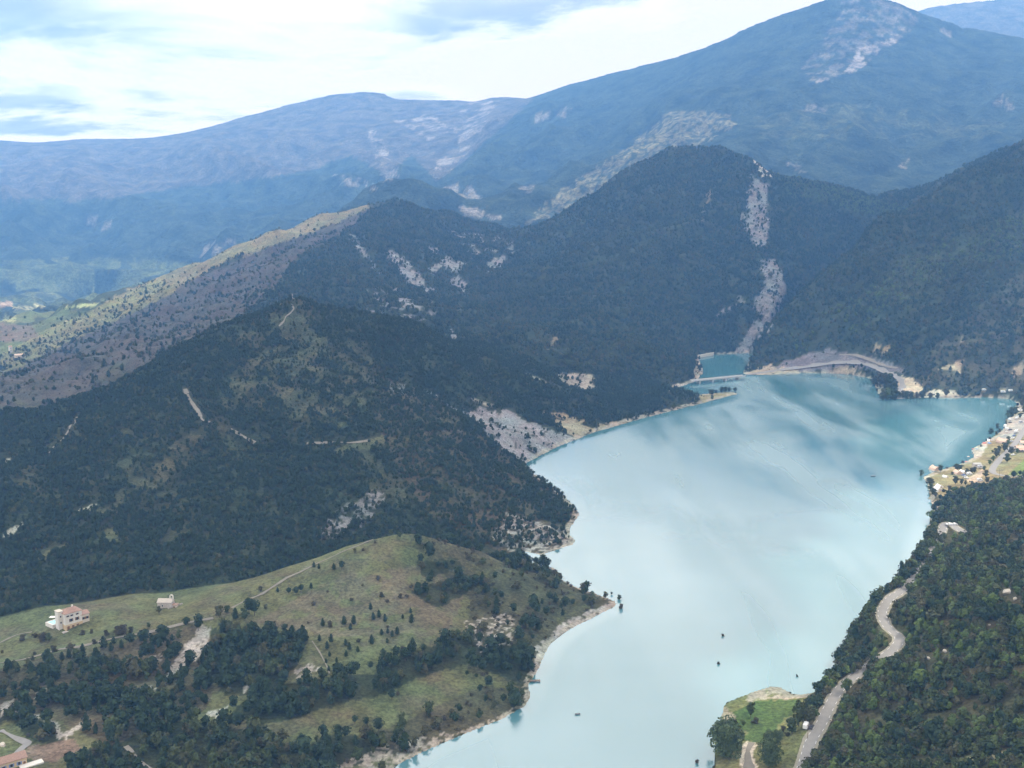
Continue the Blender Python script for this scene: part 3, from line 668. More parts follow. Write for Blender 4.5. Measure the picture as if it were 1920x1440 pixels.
# ------------------------------------------------------------------ terrain objects
def obj(name, verts, faces, mat, parent=None, smooth=False, link=True):
    me = bpy.data.meshes.new(name)
    me.from_pydata([tuple(v) for v in verts], [], faces)
    if smooth: me.polygons.foreach_set('use_smooth', [True] * len(me.polygons))
    for m in (mat if isinstance(mat, (list, tuple)) else [mat]): me.materials.append(MATS[m] if isinstance(m, str) else m)
    o = bpy.data.objects.new(name, me)
    if link: COL.objects.link(o)
    if parent: o.parent = parent
    return o
def grid_obj(name, sel, zz, mat, smooth=True, colour=True, extra=None):
    """a sheet of the cells picked in sel (NR-1, NT2-1)"""
    ii, jj = np.nonzero(sel)
    q = np.stack([ii * NT2 + jj, ii * NT2 + jj + 1, (ii + 1) * NT2 + jj + 1, (ii + 1) * NT2 + jj], 1)
    used, inv = np.unique(q, return_inverse=True)
    q = inv.reshape(q.shape)
    co = np.stack([XF.ravel()[used], YF.ravel()[used], zz.ravel()[used]], 1)
    me = bpy.data.meshes.new(name)
    me.vertices.add(len(co)); me.vertices.foreach_set('co', co.ravel())
    me.loops.add(q.size); me.loops.foreach_set('vertex_index', q.ravel())
    me.polygons.add(len(q)); me.polygons.foreach_set('loop_start', np.arange(0, q.size, 4)); me.polygons.foreach_set('loop_total', np.full(len(q), 4))
    me.update()
    me.polygons.foreach_set('use_smooth', np.full(len(q), smooth))
    if colour:
        ca = me.color_attributes.new('ground', 'FLOAT_COLOR', 'POINT')
        ca.data.foreach_set('color', np.concatenate([ALB.reshape(-1, 3)[used], np.ones((len(used), 1))], 1).ravel())
    if extra is not None:
        ea = me.attributes.new(extra[0], 'FLOAT', 'POINT'); ea.data.foreach_set('value', extra[1].ravel()[used].astype(np.float32))
    me.materials.append(MATS[mat])
    me.validate()
    o = bpy.data.objects.new(name, me); COL.objects.link(o)
    o['kind'] = 'structure'
    return o
def lint(pts):
    xs, ys = zip(*sorted((math.atan2(*at_d(x, 700, d)[:2]), math.log(math.hypot(*at_d(x, 700, d)[:2]))) for x, d in pts))
    return np.interp(TF, xs, ys)
b1 = lint([(-420,532),(0,588),(300,622),(600,655),(800,690),(1240,730),(1241,2600),(1500,2700)])
b2 = lint([(-420,1000),(100,1110),(270,1170),(383,1270),(492,1370),(600,1420),(860,1440),(1150,1440),(1290,1420),(1291,2600),(1500,2700)])
b3 = lint([(-420,2300),(150,2700),(700,3100),(1000,3050),(1400,3050),(1950,3050),(2200,3050)])
reg = np.zeros(zf.shape, int)
reg[LF > b1] = 1; reg[LF > b2] = 2; reg[LF > b3] = 4
rightside = PX > np.where(DEP > 1250, 1400, np.where(DEP > 900, 1480, 1200))
reg[(reg < 4) & rightside & (DEP < 1240)] = 5
reg[(reg < 4) & (reg != 5) & (PX > np.interp(YF, [1240,1625,1680,1800,1900,2000,2200], [1395,1412,1450,1560,1650,1750,2050])) & (DEP < 2450)] = 3
lake_r = lk > 0.98
rc = reg[:-1, :-1]
skip = lake_r[:-1, :-1] & lake_r[1:, 1:] & lake_r[:-1, 1:] & lake_r[1:, :-1]
for k, nm in enumerate(('grassy_hill', 'wooded_hill', 'rocky_hills', 'forested_hill', 'mountains', 'lakeside_slope')):
    grid_obj(nm, (rc == k) & ~skip, zf, 'far_ground' if k == 4 else 'ground')
# ------------------------------------------------------------------ the lake
wm, t, b = new_mat('lake_water')
gp = N(t, 'ShaderNodeNewGeometry'); pos = gp.outputs['Position']
mp = N(t, 'ShaderNodeMapping'); L(t, pos, mp.inputs[0]); mp.inputs['Rotation'].default_value = (0, 0, 0.35); mp.inputs['Scale'].default_value = (1.0, 0.42, 1.0)
st = NOISE(t, mp.outputs[0], 0.0065, 3, 0.5, dist=0.6)
mp2 = N(t, 'ShaderNodeMapping'); L(t, pos, mp2.inputs[0]); mp2.inputs['Rotation'].default_value = (0, 0, -0.9); mp2.inputs['Scale'].default_value = (1.0, 0.16, 1.0)
st2 = NOISE(t, mp2.outputs[0], 0.022, 3, 0.5, dist=0.4)
lee = N(t, 'ShaderNodeAttribute'); lee.attribute_name = 'lee'
calm0 = RAMP(t, M(t, 'ADD', M(t, 'MULTIPLY', st, 0.62), M(t, 'MULTIPLY', st2, 0.38)), 0.38, 0.66)
calm = M(t, 'MAXIMUM', calm0, lee.outputs['Fac'])            # sheltered water under the banks lies flat
milky = NOISE(t, pos, 0.0042, 3, 0.5)
L(t, MIX(t, RAMP(t, milky, 0.35, 0.65), (0.045, 0.140, 0.160), (0.090, 0.190, 0.215)), b.inputs['Base Color'])
L(t, M(t, 'ADD', M(t, 'MULTIPLY', calm, -0.24), 0.30), b.inputs['Roughness'])
b.inputs['IOR'].default_value = 2.1; b.inputs['Specular IOR Level'].default_value = 0.5
rp = NOISE(t, pos, 0.5, 3, 0.6)
bp = N(t, 'ShaderNodeBump'); bp.inputs['Distance'].default_value = 0.22
L(t, M(t, 'ADD', M(t, 'MULTIPLY', calm, -0.20), 0.26), bp.inputs['Strength'])
L(t, rp, bp.inputs['Height']); L(t, bp.outputs[0], b.inputs['Normal'])
wet = blur(up2(blur(lake.astype(float), 2, 1)), 3, 1)
wsel = (wet[:-1, :-1] > 0.004)
shelter = up2(sstep(1 - blur(lake.astype(float), 7, 2), 0.10, 0.42))
shelter *= 1 - sstep(PX, 1240, 1330) * (DEP < 700)
grid_obj('lake', wsel, np.zeros_like(zf), 'lake_water', colour=False, extra=('lee', shelter))
strip('road', road[::3], 2.5, 'asphalt', 0.30, flat=True)
strip('road_verge', road[::3], 3.6, 'gravel', 0.16, wob=0.10, flat=True)
strip('camp_road', camproad, 2.9, 'asphalt', 0.25, flat=True)
# edge lines: broken white paint along the road
V = []; Fc = []
rd = road[::3]; nn = normals2(rd)
for s in (-1, 1):
    run = 0.0
    for k in range(len(rd) - 1):
        if k % 2: continue
        a, b_ = rd[k], rd[k] + (rd[k + 1] - rd[k]) * 0.75
        for p, q in ((a, b_),):
            i0 = len(V)
            for pt in (p, q):
                for w_ in (2.1, 2.24): V.append((pt[0] + nn[k, 0] * w_ * s, pt[1] + nn[k, 1] * w_ * s, pt[2] + 0.315))
            Fc.append((i0, i0 + 1, i0 + 3, i0 + 2))
o = obj('road_marking', V, Fc, 'white_paint'); o['kind'] = 'structure'
for nm, lst in TRK.items():
    for ln, hw, mt, lf, wb in lst: strip(nm, ln, hw, mt, lf, wb)

# ------------------------------------------------------------------ trees
def foliage(name, cols, spec=0.15):
    m, t, b = new_mat(name)
    oi = N(t, 'ShaderNodeObjectInfo')
    cr = N(t, 'ShaderNodeValToRGB')
    el = cr.color_ramp.elements
    for i, c in enumerate(cols):
        e = el[i] if i < 2 else el.new(0.5)
        e.position = i / (len(cols) - 1); e.color = (*c, 1)
    L(t, oi.outputs['Random'], cr.inputs[0])
    gp = N(t, 'ShaderNodeNewGeometry')
    n = NOISE(t, gp.outputs['Position'], 1.3, 3, 0.6)
    c = MIX(t, 1.0, cr.outputs[0], MIX(t, RAMP(t, n, 0.3, 0.7), (0.72, 0.74, 0.72), (1.28, 1.25, 1.15)), 'MULTIPLY')
    L(t, c, b.inputs['Base Color']); b.inputs['Roughness'].default_value = 0.75; b.inputs['Specular IOR Level'].default_value = spec
    return m
foliage('pine_needles', [(0.020,0.036,0.019),(0.026,0.044,0.021),(0.034,0.050,0.023),(0.024,0.040,0.024)])
foliage('oak_leaves', [(0.036,0.052,0.021),(0.048,0.064,0.024),(0.060,0.074,0.029),(0.068,0.064,0.036)])
foliage('light_leaves', [(0.060,0.092,0.024),(0.076,0.108,0.029),(0.088,0.116,0.032),(0.068,0.092,0.036)])
foliage('scrub_leaves', [(0.044,0.048,0.027),(0.060,0.056,0.034),(0.040,0.050,0.024),(0.070,0.062,0.045)])
foliage('willow_leaves', [(0.068,0.096,0.048),(0.076,0.104,0.052),(0.064,0.092,0.044)])
plain('bark', (0.10, 0.08, 0.065), 0.95, 0.3, 3.0)

def crown_mesh(name, kind, n, seed, mat):
    """crown of a tree one metre tall: a loose shell and filling of leaf-clump faces round a lumpy core"""
    r = np.random.default_rng(seed); V = []; Fc = []
    lob = [(r.uniform(0, 6.28), r.uniform(-.6, .9), r.uniform(.10, .26)) for _ in range(7)]
    def rad(u, a):                         # crown outline: radius at height u (0..1 of the crown) and bearing a
        if kind == 'pine': b_ = 0.31 * (1 - u) ** 0.62 * (0.55 + 0.45 * min(1, u * 5)) + 0.012
        elif kind == 'oldpine': b_ = 0.30 * math.sqrt(max(0, 1 - (2 * u - 0.95) ** 2)) * (0.9 if u < .5 else 1.05)
        elif kind == 'bush': b_ = 0.62 * math.sqrt(max(0, 1 - u ** 2))
        elif kind == 'willow': b_ = 0.52 * math.sqrt(max(0, 1 - (1.75 * u - 0.75) ** 2)) 
        else: b_ = 0.43 * math.sqrt(max(0, 1 - (2 * u - 1) ** 2)) * (1.06 - 0.18 * u)
        for la, lu, lw in lob: b_ *= 1 + lw * math.exp(-((math.cos(a - la) - 1) * 3) ** 2 - ((2 * u - 1 - lu) * 2.2) ** 2)
        return b_
    z0 = {'pine': 0.12, 'oldpine': 0.34, 'bush': -0.04, 'willow': 0.03}.get(kind, 0.16)
    hz = 1 - z0
    sz = {'pine': 0.085, 'oldpine': 0.10, 'bush': 0.22, 'willow': 0.17}.get(kind, 0.13) * (90 / n) ** 0.36
    K = {'willow': 22, 'oak': 9, 'light': 9, 'bush': 6}.get(kind, 0)
    if K:
        if n < 200: K = 6
        lobes = []
        for k in range(K):
            u = r.uniform(0.12, 0.86) if kind != 'willow' else r.uniform(0.10, 0.80); a = k * 2.4 + r.uniform(-.4, .4)
            q = rad(u, a) * r.uniform(.35, .72)
            lobes.append((np.array([q * math.cos(a), q * math.sin(a), z0 + hz * u]), r.uniform(.12, .20) * (1.35 if kind == 'willow' else 1.7 if kind == 'bush' else 1.0) * (1.25 if n < 200 else 1.0), r.uniform(1.2, 1.7) if kind == 'willow' else r.uniform(.75, 1.05)))
        lobes.append((np.array([0, 0, z0 + hz * (.80 if kind != 'bush' else .4)]), .18 if kind != 'bush' else .34, 1.1))
        for k in range(n):
            c_, lr_, st_ = lobes[r.integers(len(lobes))]
            d = r.normal(0, 1, 3); d[2] = abs(d[2]) * .9 + d[2] * .35; d /= np.linalg.norm(d)
            p = c_ + d * lr_ * np.array([1, 1, st_]) * r.uniform(.72, 1.08)
            p[2] = max(p[2], 0.01)
            nrm = d + r.normal(0, .45, 3); nrm /= np.linalg.norm(nrm)
            t1 = np.cross(nrm, r.normal(0, 1, 3)); t1 /= np.linalg.norm(t1); t2 = np.cross(nrm, t1)
            s1, s2 = sz * r.uniform(.5, 1.1), sz * r.uniform(.4, .85); i0 = len(V)
            V += [p - t1 * s1, p + t2 * s2 * r.uniform(.6, 1), p + t1 * s1 * r.uniform(.7, 1.1) - nrm * sz * .3, p - t2 * s2]
            Fc.append((i0, i0 + 1, i0 + 2, i0 + 3))
    for k in range(0 if K else n):
        u = r.uniform(0, 1) ** (1.25 if kind == 'pine' else 1.0); a = r.uniform(0, 2 * math.pi)
        rr = rad(u, a) * (1 - 0.55 * r.uniform(0, 1) ** 2.2)
        p = np.array([rr * math.cos(a), rr * math.sin(a), z0 + hz * u])
        nrm = np.array([math.cos(a), math.sin(a), 0.9 * (u - 0.25) + 0.35]) + r.normal(0, 0.55, 3); nrm /= np.linalg.norm(nrm)
        t1 = np.cross(nrm, r.normal(0, 1, 3)); t1 /= np.linalg.norm(t1); t2 = np.cross(nrm, t1)
        s1, s2 = sz * r.uniform(.6, 1.25), sz * r.uniform(.5, 1.0)
        i0 = len(V)
        V += [p - t1 * s1, p + t2 * s2 * r.uniform(.6, 1), p + t1 * s1 * r.uniform(.7, 1.1) - nrm * sz * .3, p - t2 * s2]
        Fc.append((i0, i0 + 1, i0 + 2, i0 + 3))
    nu, na_ = (6, 7)
    i0 = len(V)
    for i in range(nu + 1):
        u = 0.04 + 0.90 * i / nu
        for j in range(na_):
            a = 2 * math.pi * (j + .5 * (i % 2)) / na_; q = rad(u, a) * (r.uniform(.52, .76) if not K else r.uniform(.35, .6))
            V.append(np.array([q * math.cos(a), q * math.sin(a), z0 + hz * u]))
    for i in range(nu):
        for j in range(na_):
            a_, b_ = i0 + i * na_ + j, i0 + i * na_ + (j + 1) % na_
            Fc.append((a_, b_, b_ + na_, a_ + na_))
    top = len(V); V.append(np.array([0, 0, z0 + hz * 0.98])); bot = len(V); V.append(np.array([0, 0, z0]))
    for j in range(na_):
        Fc.append((i0 + nu * na_ + j, i0 + nu * na_ + (j + 1) % na_, top)); Fc.append((i0 + (j + 1) % na_, i0 + j, bot))
    me = bpy.data.meshes.new(name); me.from_pydata([tuple(v) for v in V], [], Fc); me.materials.append(MATS[mat]); me.update()
    return me
def trunk_mesh(name, kind, seed):
    r = np.random.default_rng(seed); V = []; Fc = []
    def limb(pts, rads):
        for k in range(len(pts)):
            for j in range(6):
                a = j * math.pi / 3
                V.append((pts[k][0] + rads[k] * math.cos(a), pts[k][1] + rads[k] * math.sin(a), pts[k][2]))
        b0 = len(V) - 6 * len(pts)
        for k in range(len(pts) - 1):
            for j in range(6): Fc.append((b0 + k * 6 + j, b0 + k * 6 + (j + 1) % 6, b0 + k * 6 + 6 + (j + 1) % 6, b0 + k * 6 + 6 + j))
    h = 0.9 if kind in ('pine', 'oldpine') else 0.62
    limb([(0, 0, -0.06), (0.01, 0, 0.15), (0.015, 0.01, h * .6), (0.0, 0.01, h)], [0.032, 0.024, 0.016, 0.004])
    for k in range(5):
        a = r.uniform(0, 6.28); z = r.uniform(.25, .6); q = r.uniform(.14, .22)
        limb([(0.01, 0, z), (q * .6 * math.cos(a), q * .6 * math.sin(a), z + .07), (q * math.cos(a), q * math.sin(a), z + .16)], [0.010, 0.007, 0.003])
    me = bpy.data.meshes.new(name); me.from_pydata(V, [], Fc); me.materials.append(MATS['bark']); me.update()
    return me
PROTO = {}
KM = {'pine': 'pine_needles', 'oldpine': 'pine_needles', 'oak': 'oak_leaves', 'light': 'light_leaves', 'bush': 'scrub_leaves', 'willow': 'willow_leaves'}
for kd, mt in KM.items():
    PROTO[kd] = [(crown_mesh(kd + '_crown', kd, 2800 if kd == 'willow' else 330, 50 + 7 * v + len(kd), mt), trunk_mesh(kd + '_trunk', kd, v)) for v in range(4 if kd != 'willow' else 2)]
def tree(name, kd, base, h, label, group, wide=1.0, v=None, sink=0.0):
    cm_, tm = PROTO[kd][rnd.randrange(len(PROTO[kd])) if v is None else v]
    o = thing(name, label, 'bush' if kd == 'bush' else 'tree', (base[0], base[1], base[2] - sink), rnd.uniform(0, 6.28), group)
    o.scale = (h * wide, h * wide, h)
    for nm, me in (('trunk', tm), ('crown', cm_)):
        c = bpy.data.objects.new(nm, me); COL.objects.link(c); c.parent = o
    return o
ORD = ['first','second','third','fourth','fifth','sixth','seventh','eighth','ninth','tenth','eleventh','twelfth','thirteenth','fourteenth','fifteenth','sixteenth','seventeenth','eighteenth','nineteenth','twentieth']
clear_px = []                                   # (px, py, radius px, depth): sight lines the woods must leave open
SOLO = []
def cluster(place, group, name, kd, pts, z=None, what=None, wide=1.0):
    """individual trees: foot pixel and height in pixels each, numbered from the left as one sees them"""
    x0, y0, s = z or (0, 0, 1)
    P = sorted([(x0 + p[0] / s, y0 + p[1] / s, p[2] / s, *p[3:]) for p in pts])
    for k, p in enumerate(P):
        kind = p[3] if len(p) > 3 else kd; w = p[4] if len(p) > 4 else wide
        g = hit(p[0], p[1]); dep = project(*g)[2]
        hm = p[2] / F * dep * 1.05
        wd = what or {'pine': 'dark pine', 'oldpine': 'dark pine', 'oak': 'round green tree', 'light': 'light green tree', 'bush': 'low bush', 'willow': 'grey-green willow'}[kind]
        lab = (f'{ORD[k]} from left {place}' if len(P) <= 20 else place) if len(P) > 1 else place
        nm = {'bush': 'bush', 'pine': 'pine_tree', 'oldpine': 'pine_tree', 'willow': 'willow_tree'}.get(kind, 'tree')
        SOLO.append((nm, kind, g, hm, f'{wd}, {lab}', group, w))
        clear_px.append((p[0], p[1] - p[2] / 2, max(3, p[2] * 0.3), dep))
zA = (400, 960, 4.8); zL = (0, 1140, 4.8); zB = (640, 1180, 4.8); zC = (1700, 740, 6.545); zM = (1300, 1230, 6.0); zS = (1240, 620, 6.0); zH = (1540, 620, 5.05)
G1 = 'pines dotted over the grassy hill'
cluster('in the clump beside the ridge track', G1, 't', 'oldpine', [(55,950,110,'oak'),(125,915,75,'oak'),(200,965,105,'pine'),(285,978,110,'oak'),(322,925,150),(372,932,135)], zA)
cluster('strung along the upper ridge track', G1, 't', 'pine', [(425,722,55,'oak'),(580,722,45),(905,500,55),(950,512,48),(1085,522,62),(1155,522,82,'oldpine'),(1275,375,48,'oak')], zA)
cluster('in the loose group below the ridge track', G1, 't', 'oldpine', [(680,745,66),(745,752,82),(790,722,72),(880,692,56,'pine'),(470,882,52,'oak')], zA)
cluster('in the row across the middle of the grass', G1, 't', 'pine', [(985,1030,75),(1050,1032,50,'bush'),(1175,1018,86),(1265,1012,86),(1235,1062,62),(1415,880,66),(1440,972,72),(1490,952,72),(1545,988,74),(1785,1002,86),(1775,912,52),(1705,960,44)], zA)
cluster('in the lower row above the long wood', G1, 't', 'pine', [(955,1162,62),(1060,1172,78),(1025,1232,72),(1045,1300,50),(1190,1202,62),(1225,1242,72),(1195,1302,62),(1300,1262,58),(1310,1172,38,'bush'),(1425,1192,90),(1515,1107,58),(1570,1092,52),(1610,1122,62),(1655,1102,74),(1565,1177,48)], zA)
cluster('beside the faint footpath', G1, 't', 'pine', [(1015,1362,48),(1110,1352,48),(1040,1432,52)], zA)
cluster('in the row of scrub near the hilltop', G1, 't', 'bush', [(1515,762,42),(1685,772,38),(1345,350,26),(1600,215,60,'oak'),(1680,235,55,'oak'),(1455,280,24),(1240,800,30),(1700,1250,40),(1480,610,38)], zA)
cluster('standing tall at the edge of the long wood', G1, 't', 'oldpine', [(575,290,126),(265,362,76),(740,210,80),(1060,120,70)], zB)
cluster('on the grass strip below the long wood', G1, 't', 'oldpine', [(455,638,106),(505,592,32,'bush'),(335,932,136),(225,872,84),(120,850,80),(1130,422,52),(1215,442,46)], zB)
cluster('on the grass below the pale villa', 'bushes below the villa', 't', 'bush', [(745,242,46),(825,228,36),(955,247,46),(1060,238,70),(1110,232,74),(385,302,76),(440,308,84,'oak'),(205,292,52),(320,262,46),(850,322,42),(485,397,56),(20,407,26),(310,422,28),(1180,215,44)], zL)
cluster('rising above the hill road', G1, 't', 'pine', [(1000,392,84),(1095,362,80),(1785,205,112,'oldpine'),(1340,180,50,'oak'),(745,395,80),(620,450,84),(560,470,80)], zL)
cluster('round bush in front of the chapel', None, 't', 'oak', [(1432,48,66)], zL)
G2 = 'trees of the lakeside camp'
cluster('growing along the water edge of the camp', G2, 't', 'oak', [(178,992,84,'light',0.8),(410,947,86),(495,908,28,'bush'),(690,838,34,'bush'),(910,645,38),(975,577,34),(1020,562,44),(1035,478,82),(1100,502,56),(1110,412,72),(1140,462,56)], zC)
cluster('on the steep bank at the end of the camp', G2, 't', 'oak', [(270,1080,80),(300,1120,90),(295,1180,90),(320,1240,95),(355,1262,70),(450,1195,44,'bush'),(525,1165,50,'bush')], zC)
cluster('among the tents and cars of the camp', G2, 't', 'oak', [(610,942,98),(660,930,70),(560,992,46),(600,1102,104),(672,1105,74),(740,977,74),(790,965,66),(832,962,76),(970,1018,92),(985,1085,74),(720,1110,60)], zC)
cluster('in the hedge beside the camp road', G2, 't', 'light', [(1020,862,64),(1060,820,70),(1100,772,112,'oak'),(1130,705,76,'oak'),(1200,702,112,'oak'),(1245,622,66),(1245,582,72,'oak'),(1050,712,36),(950,935,60)], zC)
cluster('behind the camp road near the terrace roof', G2, 't', 'oak', [(1230,837,112),(1282,732,94),(1355,722,66,'light'),(1310,1032,96,'oldpine'),(1390,1000,66,'oldpine'),(1430,610,60,'light')], zC)
cluster('around the far end of the car park', G2, 't', 'oak', [(1285,292,130),(1245,300,80,'light'),(1390,292,66),(1410,142,86),(1440,230,60),(1330,260,110)], zC)
cluster('on the narrow spit by the bridge', 'trees on the spit', 't', 'oldpine', [(545,722,60,'oak'),(575,716,66,'oak'),(615,708,52),(680,702,84),(720,694,78),(762,692,66),(832,690,62),(570,782,56,'oak')], zS)
cluster('standing at the tip of the grassy cape', 'trees at the cape', 't', 'oldpine', [(1830,690,48,'oak'),(1760,648,30),(1845,772,44,'bush')], (780, 980, 4.8))
cluster('on the wooded point across the water', 'trees on the far point', 't', 'oak', [(585,655,125),(625,652,135,'light'),(665,650,120),(700,645,105),(770,640,70),(805,640,84),(850,642,74),(905,645,64),(960,642,66),(1030,640,64),(1100,640,64),(1180,625,84),(500,512,100),(545,512,115),(600,515,100),(650,520,110),(1000,592,54)], zH)
cluster('the largest, spreading at the water edge of the green meadow', None, 't', 'willow', [(362,1128,375,'willow',0.98)], zM)
cluster('dense and upright in the green meadow', None, 't', 'oak', [(642,690,175,'oak',0.72)], zM)
cluster('beside the upright tree in the green meadow', None, 't', 'bush', [(700,757,70)], zM)
cluster('below the green meadow beside the sandy track', 'grey-green meadow trees', 't', 'willow', [(850,975,125,'willow',0.9),(945,975,140,'willow',0.85),(862,1240,290,'willow',0.82)], zM)
cluster('casting shade beside the parked cars', 'dark roadside trees', 't', 'oak', [(1185,790,285,'oak',0.62),(1300,775,215,'oak',0.85),(1110,872,180,'oak',1.1)], zM)
cluster('leaning over the road bend above the parked cars', None, 't', 'oak', [(1722,420,170,'light',0.9)], zM)
cluster('in the scrub around the meadow', 'meadow bushes', 't', 'bush', [(560,790,80,'light'),(470,760,50),(1010,862,80,'oak'),(1060,900,50),(520,830,60,'light')], zM)
cluster('half drowned in the lake off the meadow', 'drowned bushes', 't', 'bush', [(40,1205,44),(282,90,34),(1165,232,24)], zM)
cluster('tiny and alone far out in the lake', None, 't', 'bush', [(1355,1193,5)])

# ------------------------------------------------------------------ buildings, bridge, vehicles and small things
plain('cream_wall', (0.52, 0.46, 0.38), 0.9, 0.08, 0.8); plain('white_wall', (0.58, 0.55, 0.50), 0.85, 0.06, 0.8); plain('ochre_wall', (0.50, 0.38, 0.24), 0.9, 0.12, 0.8)
plain('roof_tile', (0.34, 0.22, 0.17), 0.85, 0.25, 1.6); plain('stone_wall', (0.42, 0.38, 0.34), 0.95, 0.25, 1.2); plain('window_glass', (0.03, 0.035, 0.045), 0.15, 0.1, 1.0, spec=0.6)
plain('blue_shutter', (0.14, 0.22, 0.42), 0.6, 0.1); plain('brown_shutter', (0.17, 0.09, 0.05), 0.7, 0.15); plain('concrete', (0.40, 0.39, 0.37), 0.9, 0.15, 0.5)
plain('pale_rock', (0.56, 0.50, 0.42), 0.95, 0.25, 0.7); plain('wood', (0.20, 0.15, 0.11), 0.85, 0.25, 1.5); plain('rubber', (0.02, 0.02, 0.02), 0.8, 0.1); plain('pool_water', (0.22, 0.55, 0.62), 0.08, 0.05, 0.5, spec=0.5)
plain('chrome', (0.5, 0.5, 0.5), 0.3, 0.05, metal=1.0); plain('canvas_white', (0.75, 0.74, 0.72), 0.85, 0.06); plain('canvas_tan', (0.58, 0.42, 0.32), 0.85, 0.08); plain('canvas_blue', (0.20, 0.32, 0.55), 0.85, 0.08)
plain('canvas_red', (0.50, 0.16, 0.13), 0.85, 0.08); plain('flower', (0.3, 0.12, 0.1), 0.9, 0.3)
for nm, c_ in (('paint_white', (0.75, 0.75, 0.74)), ('paint_silver', (0.45, 0.46, 0.48)), ('paint_black', (0.025, 0.025, 0.03)), ('paint_blue', (0.06, 0.11, 0.30)), ('paint_red', (0.35, 0.04, 0.04)), ('paint_grey', (0.17, 0.18, 0.19))):
    m = plain(nm, c_, 0.3, 0.04, 1.0, spec=0.5)
def boxvf(c, s, taper=1.0, V=None, Fc=None, rz=0.0):
    V = [] if V is None else V; Fc = [] if Fc is None else Fc
    i0 = len(V); x, y, z = c; a, b_, h = s[0] / 2, s[1] / 2, s[2]
    for k, q in ((0, 1.0), (1, taper)):
        for dx, dy in ((-1, -1), (1, -1), (1, 1), (-1, 1)):
            px_, py_ = dx * a * q, dy * b_ * q
            V.append((x + px_ * math.cos(rz) - py_ * math.sin(rz), y + px_ * math.sin(rz) + py_ * math.cos(rz), z + k * h))
    Fc += [tuple(i0 + q for q in f_) for f_ in ((3,2,1,0),(4,5,6,7),(0,1,5,4),(1,2,6,5),(2,3,7,6),(3,0,4,7))]
    return V, Fc
def bevel(o, w, seg=2):
    bm = bmesh.new(); bm.from_mesh(o.data); bmesh.ops.bevel(bm, geom=list(bm.edges), offset=w, segments=seg, affect='EDGES'); bm.to_mesh(o.data); bm.free(); return o
def box(name, c, s, mat, parent, taper=1.0, bv=0.0, rz=0.0):
    V, Fc = boxvf(c, s, taper, rz=rz)
    o = obj(name, V, Fc, mat, parent)
    return bevel(o, bv) if bv else o
def gable(name, x0, x1, y0, y1, z, rise, mat, parent, over=0.35, th=0.18, hip=0.0):
    """two roof slopes, ridge along x, built as a thick shell"""
    V = []; ym = (y0 + y1) / 2
    for dz_ in (0, th):
        V += [(x0 - over, y0 - over, z - over * .35 + dz_), (x1 + over, y0 - over, z - over * .35 + dz_), (x1 + over - hip, ym, z + rise + dz_), (x0 - over + hip, ym, z + rise + dz_), (x0 - over, y1 + over, z - over * .35 + dz_), (x1 + over, y1 + over, z - over * .35 + dz_)]
    Fc = [(6,7,8,9),(9,8,11,10),(3,2,1,0),(4,5,2,3),(0,1,7,6),(5,4,10,11),(1,2,8,7),(2,5,11,8),(4,3,9,10),(3,0,6,9)]
    if hip: Fc += [(0,3,4),(6,10,9),(1,5,2),(7,8,11)]
    return obj(name, V, Fc, mat, parent)
def tile_rows(parent, x0, x1, y0, y1, z, rise, mat, n=9):
    """raised tile courses on the slope that faces the viewer"""
    ym = (y0 + y1) / 2; V = []; Fc = []
    w_ = (x1 - x0) / n
    for k in range(n):
        boxv = [(x0 + w_ * (k + .25), y0 - .33, z - .10 + .19), (x0 + w_ * (k + .75), y0 - .33, z - .10 + .19), (x0 + w_ * (k + .75), ym, z + rise + .19), (x0 + w_ * (k + .25), ym, z + rise + .19)]
        i0 = len(V); V += boxv + [(x_, y_, z_ + .07) for x_, y_, z_ in boxv]
        Fc += [tuple(i0 + q for q in f_) for f_ in ((4,5,6,7),(0,1,5,4),(1,2,6,5),(3,0,4,7),(2,3,7,6))]
    return obj('tile_courses', V, Fc, mat, parent)
def window(parent, x, y, z, w_, h, side='front', shut=None, frame='white_wall', door=False):
    """side front: on a wall facing -y; right: facing +x"""
    if side == 'front': d = lambda dx, dy, sx, sy, dzz, sz: ((x + dx, y - dy, z + dzz), (sx, sy, sz))
    elif side == 'right': d = lambda dx, dy, sx, sy, dzz, sz: ((x + dy, y + dx, z + dzz), (sy, sx, sz))
    else: d = lambda dx, dy, sx, sy, dzz, sz: ((x - dy, y + dx, z + dzz), (sy, sx, sz))
    c, s = d(0, .02, w_, .12, 0, h); p = box('door' if door else 'window', c, s, 'window_glass' if not door else 'brown_shutter', parent)
    if not door: c, s = d(0, .06, w_ + .24, .2, -.12, .1); box('sill', c, s, frame, p)
    c, s = d(0, .05, w_ + .2, .16, h + .003, .14); box('lintel', c, s, frame, p)
    if shut:
        for q in (-1, 1):
            c, s = d(q * (w_ * .75 + .04), .05, w_ * .46, .08, .01, h - .02); box('shutter', c, s, shut, p)
def facing(g, extra=0.0): return -math.atan2(g[0], g[1]) + extra
